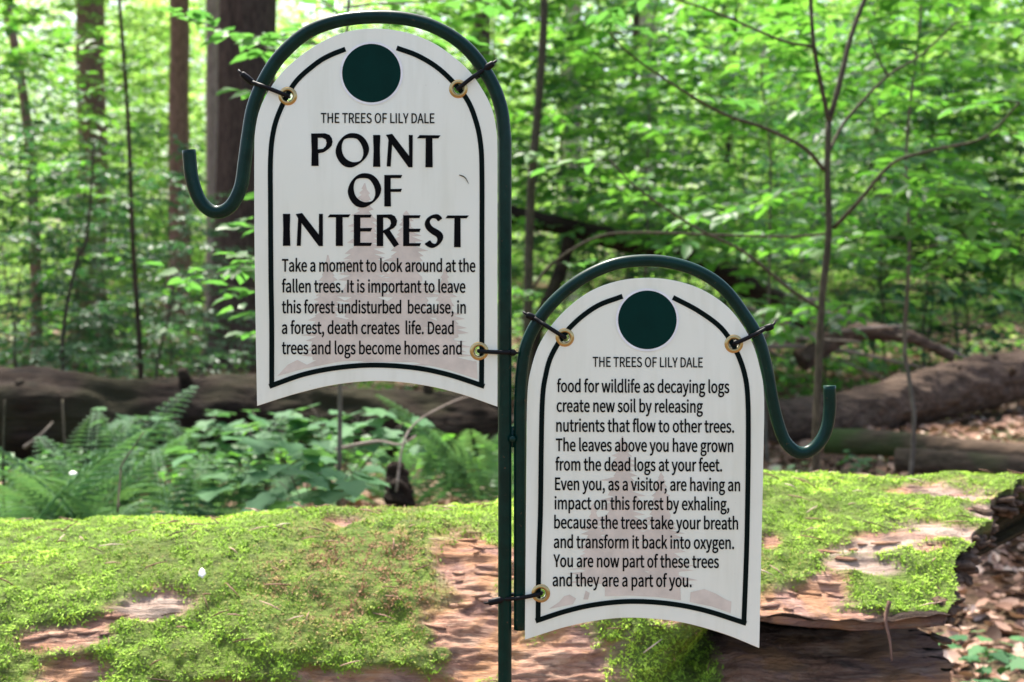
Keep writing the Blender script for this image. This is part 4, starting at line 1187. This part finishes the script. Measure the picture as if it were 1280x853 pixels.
# ---- the broad-leaved sapling hidden behind the tall sign
base = gpt(420, 4.6)
root = empty('maple_sapling', (base.x, base.y, gh(base.x, base.y) - .03))
tag(root, 'broad-leaved sapling mostly hidden behind the tall sign, leafy twigs reaching out to its left', 'sapling')
mb = MB(); ctr = [Vector(root.location), at(425, 500, 4.6), at(420, 300, 4.6), at(430, 100, 4.6), at(440, -60, 4.6)]
mb.tube(cr([tuple(p) for p in ctr], 30), np.linspace(.010, .005, 30), 8)
rel(mb.build('trunk', M['bark_grey'], root, True), root)
r = np.random.default_rng(78); tw, lf = MB(), MB()
for (x0, y0, x1, y1, dz) in [(425, 60, 225, 20, -.3), (425, 90, 255, 55, .1), (420, 40, 300, 30, -.4), (422, 340, 235, 315, -.3), (424, 380, 250, 345, -.15), (424, 400, 285, 375, -.4),
                             (425, 350, 190, 330, .2), (430, 20, 560, 0, -.2), (430, 70, 600, 20, .2), (424, 420, 300, 405, .2), (430, 30, 380, -40, .3), (428, 10, 690, -20, .1), (425, 120, 268, 92, -.2), (425, 260, 285, 238, -.3), (425, 150, 300, 128, .2), (425, 300, 262, 280, .0)]:
    p = at(x0, y0, 4.6); q = at(x1, y1, 4.6 + dz)
    spray(tw, lf, p, q - p, (q - p).length, .085, r, LEAF, .62, .6, .005, rise=.05)
rel(tw.build('limb', M['bark_grey'], root), root); rel(lf.build('crown', M['leaf_near'], root), root)

# ---- fallen logs
def fallen(name, pts, r0, r1, mat, label, cat='log', n=60, seed=0, rough=.12, nr=40, stubs=0):
    P = cr([tuple(p) for p in pts], n)
    T = np.gradient(P, axis=0); T /= np.linalg.norm(T, axis=1)[:, None]
    a = np.arange(nr) / nr * 2 * np.pi
    u = np.cross(T, (0, 0, 1)); u /= np.linalg.norm(u, axis=1)[:, None]; v = np.cross(u, T)
    rad = np.linspace(r0, r1, n)
    V = P[:, None] + rad[:, None, None] * (np.cos(a)[None, :, None] * u[:, None] + np.sin(a)[None, :, None] * v[:, None])
    fl = V.reshape(-1, 3)
    nrm = fl - np.repeat(P, nr, 0); nrm /= np.linalg.norm(nrm, axis=1)[:, None]
    rdg = fbm(fl * np.array([3, 12, 12]) * .25 / r0, 4, seed) * rough + fbm(fl * 1.5 * .25 / r0, 3, seed + 3) * rough
    fl = fl + nrm * (rdg * np.repeat(rad, nr))[:, None]
    i, j = np.meshgrid(np.arange(n - 1), np.arange(nr), indexing='ij'); i, j = i.ravel(), j.ravel()
    Q = np.stack([i * nr + j, i * nr + (j + 1) % nr, (i + 1) * nr + (j + 1) % nr, (i + 1) * nr + j], 1)
    T_ = []
    for q in range(nr):
        T_.append((n * nr, (q + 1) % nr, q)); T_.append((n * nr + 1, (n - 1) * nr + q, (n - 1) * nr + (q + 1) % nr))
    mb = MB(); mb.add(np.concatenate([fl, P[:1], P[-1:]]), T_, Q)
    o = mb.build(name, mat, None, True)
    rs = random.Random(seed + 5)
    for _ in range(stubs):
        k = rs.randrange(4, n - 4); al = rs.uniform(.2, 2.2)
        dv = Vector(math.cos(al) * u[k] + math.sin(al) * v[k]) + Vector(T[k]) * rs.uniform(-.6, .6)
        p = Vector(P[k]) + dv.normalized() * rad[k] * .8; L = rad[k] * rs.uniform(.25, .6); w_ = rad[k] * rs.uniform(.07, .16)
        m2 = MB(); m2.tube([p, p + dv * L * .6, p + dv * L + Vector((0, 0, L * .1))], [w_ * 1.4, w_, w_ * .7], 9)
        m2.build('branch_stub', mat, o, True)
    return tag(o, label, cat)
fallen('fallen_log', [at(-90, 528, 7.6), at(150, 527, 7.8), at(330, 528, 8.0), at(480, 534, 8.2), at(620, 540, 8.3)], .30, .24, M['log_dark'], 'dark rotting log lying across the left side behind the ferns', seed=1, n=160, rough=.26, nr=72, stubs=6)
fallen('fallen_log', [at(955, 528, 8.9), at(1060, 520, 9.3), at(1180, 490, 10.0), at(1300, 463, 10.8), at(1420, 440, 11.4)], .18, .235, M['log_brown'], 'big dark fallen log slanting upward to the right border', seed=2, n=130, rough=.26, nr=64, stubs=5)
fallen('fallen_log', [at(1030, 551, 7.9), at(1130, 556, 7.8), at(1220, 566, 7.6), at(1330, 575, 7.4)], .085, .075, M['log_moss'], 'thin mossy greenish log on the leaf litter below the big slanting log', seed=3)
fallen('fallen_log', [at(1120, 575, 7.2), at(1220, 581, 7.0), at(1340, 588, 6.9)], .07, .06, M['log_moss'], 'thin brown log lying closest behind the broken end of the mossy log', seed=4)
fallen('fallen_tree', [at(610, 262, 9.4), at(690, 280, 9.4), at(780, 302, 9.3), at(880, 332, 9.3), at(960, 372, 9.3), at(1010, 398, 9.3)], .065, .09, M['log_dark'], 'leaning dead trunk slanting down behind the arch of the smaller sign', seed=5, rough=.25)
fallen('fallen_tree', [at(712, 300, 9.3), at(700, 340, 9.1), at(672, 410, 8.8), at(655, 500, 8.6)], .05, .04, M['log_dark'], 'dark dead limb propping the leaning dead trunk beside the slim grey trunk', seed=6)
rb = random.Random(4)
for k in range(15):
    x = rb.uniform(930, 1190); y = rb.uniform(385, 468); D = rb.uniform(9.6, 11)
    a = rb.uniform(-.5, .6); L = rb.uniform(60, 150)
    mb = MB()
    pts = [at(x - L * math.cos(a), y - L * math.sin(a) * .6, D + rb.uniform(-.5, .5)), at(x, y + rb.uniform(-14, 8), D), at(x + L * math.cos(a), y + L * math.sin(a) * .6 + rb.uniform(0, 20), D + rb.uniform(-.6, .6))]
    mb.tube(cr([tuple(p) for p in pts], 16), np.linspace(rb.uniform(.015, .035), .006, 16), 7)
    tag(mb.build('dead_branch', M['dead_wood'], None, True), 'bare greyish dead branch in the tangled heap behind the big slanting log', 'branch', 'dead branches in the tangled heap')
mb = MB()
fallen('fallen_tree', [at(1000, 452, 9.9), at(1060, 418, 10.0), at(1130, 420, 10.1), at(1190, 446, 10.2)], .085, .04, M['log_brown'], 'short brown rotten trunk lying in the tangled heap of branches', seed=19, rough=.3)

# ---- ferns and broad-leaved plants between the logs
def fern(seed, nf, L):
    r = np.random.default_rng(seed)
    root = empty('fern')
    for k in range(nf):
        az = k * 2.399 + r.normal(0, .3); el = r.uniform(.75, 1.3)
        d = Vector((math.cos(az) * math.cos(el), math.sin(az) * math.cos(el), math.sin(el)))
        hz = Vector((math.cos(az), math.sin(az), 0))
        n = 26; l = L * r.uniform(.75, 1.15)
        pts = []; q = Vector((hz.x * .02, hz.y * .02, 0)); dd = d.copy()
        for i_ in range(n):
            pts.append(q.copy()); q = q + dd * (l / n)
            dd = (dd + Vector((0, 0, -.04)) + hz * .012).normalized()
        mb = MB(); mb.tube(pts, np.linspace(.0025, .0007, n), 4, False, .2)
        P, Dv, Nv, Ls = [], [], [], []
        for i_ in range(5, n):
            f = (i_ - 4) / (n - 4)
            ax = (pts[i_] - pts[i_ - 1]).normalized()
            sd = ax.cross(Vector((0, 0, 1))).normalized()
            up = sd.cross(ax)
            pl = l * .20 * math.sin(math.pi * (.22 + .78 * f) ** .9) ** .8 + .004
            for s_ in (1, -1):
                pd = (sd * s_ + ax * .35 - Vector((0, 0, .22))).normalized()
                m_ = 9
                for c in range(1, m_):
                    g_ = c / m_
                    b0 = pts[i_] + pd * pl * g_
                    for s3 in (1, -1):
                        P.append(tuple(b0)); Dv.append(tuple(ax * s3 + pd * .5)); Nv.append(tuple(up)); Ls.append((l / n * .42) * (1.1 - .75 * g_) + .001)
                P.append(tuple(pts[i_] + pd * pl * .0)); Dv.append(tuple(pd)); Nv.append(tuple(up)); Ls.append(pl)
        Ls = np.array(Ls); W = np.where(Ls > l / n * 1.1, .06, .42)
        mb.leaves(np.array(P), np.array(Dv), np.array(Nv), Ls, W, SIMPLE, np.clip(r.normal(.5, .12) + r.normal(0, .1, len(P)), 0, 1))
        mb.build('frond', M['fern'], root)
    return root
ferns = [fern(1, 9, .62), fern(2, 7, .5)]
fl_ = [(40, 4.8, 1, 'fern in front of the grey upright dead stick'), (105, 5.3, 0, 'fern just under the dark log behind the tall arching fern'), (180, 5.6, 1, 'fern deep in the shade under the dark log'), (140, 4.7, 0, 'fern with tall arching fronds in front of the dark hollow under the left log'), (70, 4.3, 1, 'fern low in the gap left of the tall arching fern'), (5, 4.5, 0, 'fern at the left border under the dark log'),
       (225, 4.3, 0, 'fern right of the thin dark twig behind the moss crest'), (270, 5.6, 1, 'fern close under the dark log left of the tall sign'), (605, 6.0, 0, 'fern behind the post under the dark log'), (515, 6.2, 1, 'small fern under the lower edge of the tall sign')]
for k, (px_, D, w_, lb) in enumerate(fl_):
    src = ferns[w_]
    o = src if not src.get('category') else copy_tree(src)
    place(o, px_, D, k * 1.3, 1.45, lb, 'fern', 'ferns between the logs')

def shrub(seed, n, h, leaf):
    r = np.random.default_rng(seed)
    root = empty('broadleaf_plant')
    st_ = MB(); lf = MB()
    P, Dv, Nv, Ls = [], [], [], []
    for k in range(n):
        az = r.uniform(0, 6.28); sp = r.uniform(.05, .28)
        top = Vector((math.cos(az) * sp, math.sin(az) * sp, h * r.uniform(.6, 1.1)))
        C = cr([(0, 0, 0), (top.x * .3, top.y * .3, top.z * .6), tuple(top)], 10)
        st_.tube(C, np.linspace(.004, .0018, 10), 5, False)
        for q in range(5):
            a2 = az + q * 1.4 + r.normal(0, .3)
            b0 = top + Vector((0, 0, -.05 * q * r.uniform(.2, 1)))
            e = b0 + Vector((math.cos(a2) * .06, math.sin(a2) * .06, .02))
            st_.tube([b0, e], .0012, 4, False)
            P.append(tuple(e)); Dv.append((math.cos(a2), math.sin(a2), r.normal(-.12, .16))); Nv.append((r.normal(0, .2), r.normal(-.05, .2), 1)); Ls.append(leaf * r.uniform(.6, 1.15))
    m_ = len(P)
    lf.leaves(np.array(P), np.array(Dv), np.array(Nv), np.array(Ls), np.full(m_, .95), LOBED, np.clip(r.normal(.5, .22, m_), 0, 1))
    st_.build('stem', M['bark_grey'], root); lf.build('leaves', M['leaf_low'], root)
    return root
shr = [shrub(1, 7, .55, .125), shrub(2, 6, .42, .11), shrub(3, 8, .62, .13)]
sp_ = [(400, 4.3, 0, 'lobed-leaf plant under the middle of the tall sign'), (345, 4.6, 2, 'lobed-leaf plant just under the lower left corner of the tall sign'), 
       (485, 4.3, 1, 'lobed-leaf plant drooping over the moss crest left of the post'), (420, 5.3, 2, 'taller lobed-leaf plant close under the tall sign, in front of the log'),
       (350, 5.6, 0, 'lobed-leaf plant in the shade of the dark log'),
       (165, 7.1, 1, 'small lobed-leaf plant right in front of the dark log, behind the tall fern'), (238, 7.0, 1, 'small lobed-leaf plant in front of the dark log, left of the sign corner'), (1000, 6.5, 1, 'small lobed-leaf plant below the curled right hook'), (1080, 7.0, 1, 'small lobed-leaf plant in front of the big slanting log'), (1225, 3.6, 1, 'lobed-leaf plant on the leaf litter beside the broken end of the mossy log'),
       (1240, 3.1, 1, 'lobed-leaf plant in the lower right corner beside the mossy log'), (1250, 5.6, 1, 'tiny lobed-leaf plant near the right border above the leaf litter')]
for k, (px_, D, w_, lb) in enumerate(sp_):
    src = shr[w_]
    o = src if not src.get('category') else copy_tree(src)
    place(o, px_, D, k * 1.7 + .4, 1.0 if px_ < 900 else .5, lb, 'plant', 'lobed-leaf plants on the forest floor')

# ---- twigs, a stump and pale petals
def twig(pts, w0, w1, label, mat='bark_twig'):
    mb = MB(); mb.tube(cr([tuple(p) for p in pts], 16), np.linspace(w0, w1, 16), 6)
    tag(mb.build('dry_twig', M[mat], None, True), label, 'twig')
twig([at(147, 640, 3.6), at(151, 590, 3.7), at(153, 580, 3.72), at(180, 540, 3.8)], .004, .002, 'dark bent twig standing up behind the moss crest in front of the ferns')
twig([at(82, 590, 6.5), at(80, 540, 6.6), at(78, 500, 6.7)], .007, .005, 'grey upright dead stick leaning on the dark log at left', 'bark_twig')
twig([at(5, 640, 4.6), at(4, 560, 4.6), at(6, 500, 4.6)], .006, .004, 'thin upright dead stick at the left border', 'bark_twig')
twig([at(30, 560, 6.2), at(50, 545, 6.2), at(66, 528, 6.3)], .01, .005, 'short grey dead stick slanting below the dark log', 'bark_grey')
twig([at(420, 562, 4.9), at(470, 552, 4.9), at(500, 556, 4.8), at(520, 545, 4.8)], .008, .004, 'curved grey dead branch among the lobed leaves below the tall sign', 'dead_wood')
twig([at(495, 615, 4.6), at(510, 540, 4.7), at(560, 505, 4.9), at(600, 492, 5.1)], .005, .003, 'pale slender stalk arching up beneath the tall sign', 'dead_wood')
fallen('stump', [at(500, 650, 4.7), at(498, 615, 4.7), at(494, 582, 4.75)], .085, .045, M['log_dark'], 'small dark broken stump behind the moss crest left of the post', 'stump', n=24, seed=12, rough=.5)
petal('petal', at(253, 723, 2.13) , .021, math.radians(100), 'white petal lying on the moss left of the post', wr=.62)
petal('petal', at(86, 592, 4.2), .03, .1, 'cream fallen leaf among the ferns at left', (0, -.7, .7))
petal('petal', at(1168, 299, 6.2), .09, .0, 'white fallen petal caught in the leaves right of the forked stem', (0, -.9, .4), .35)
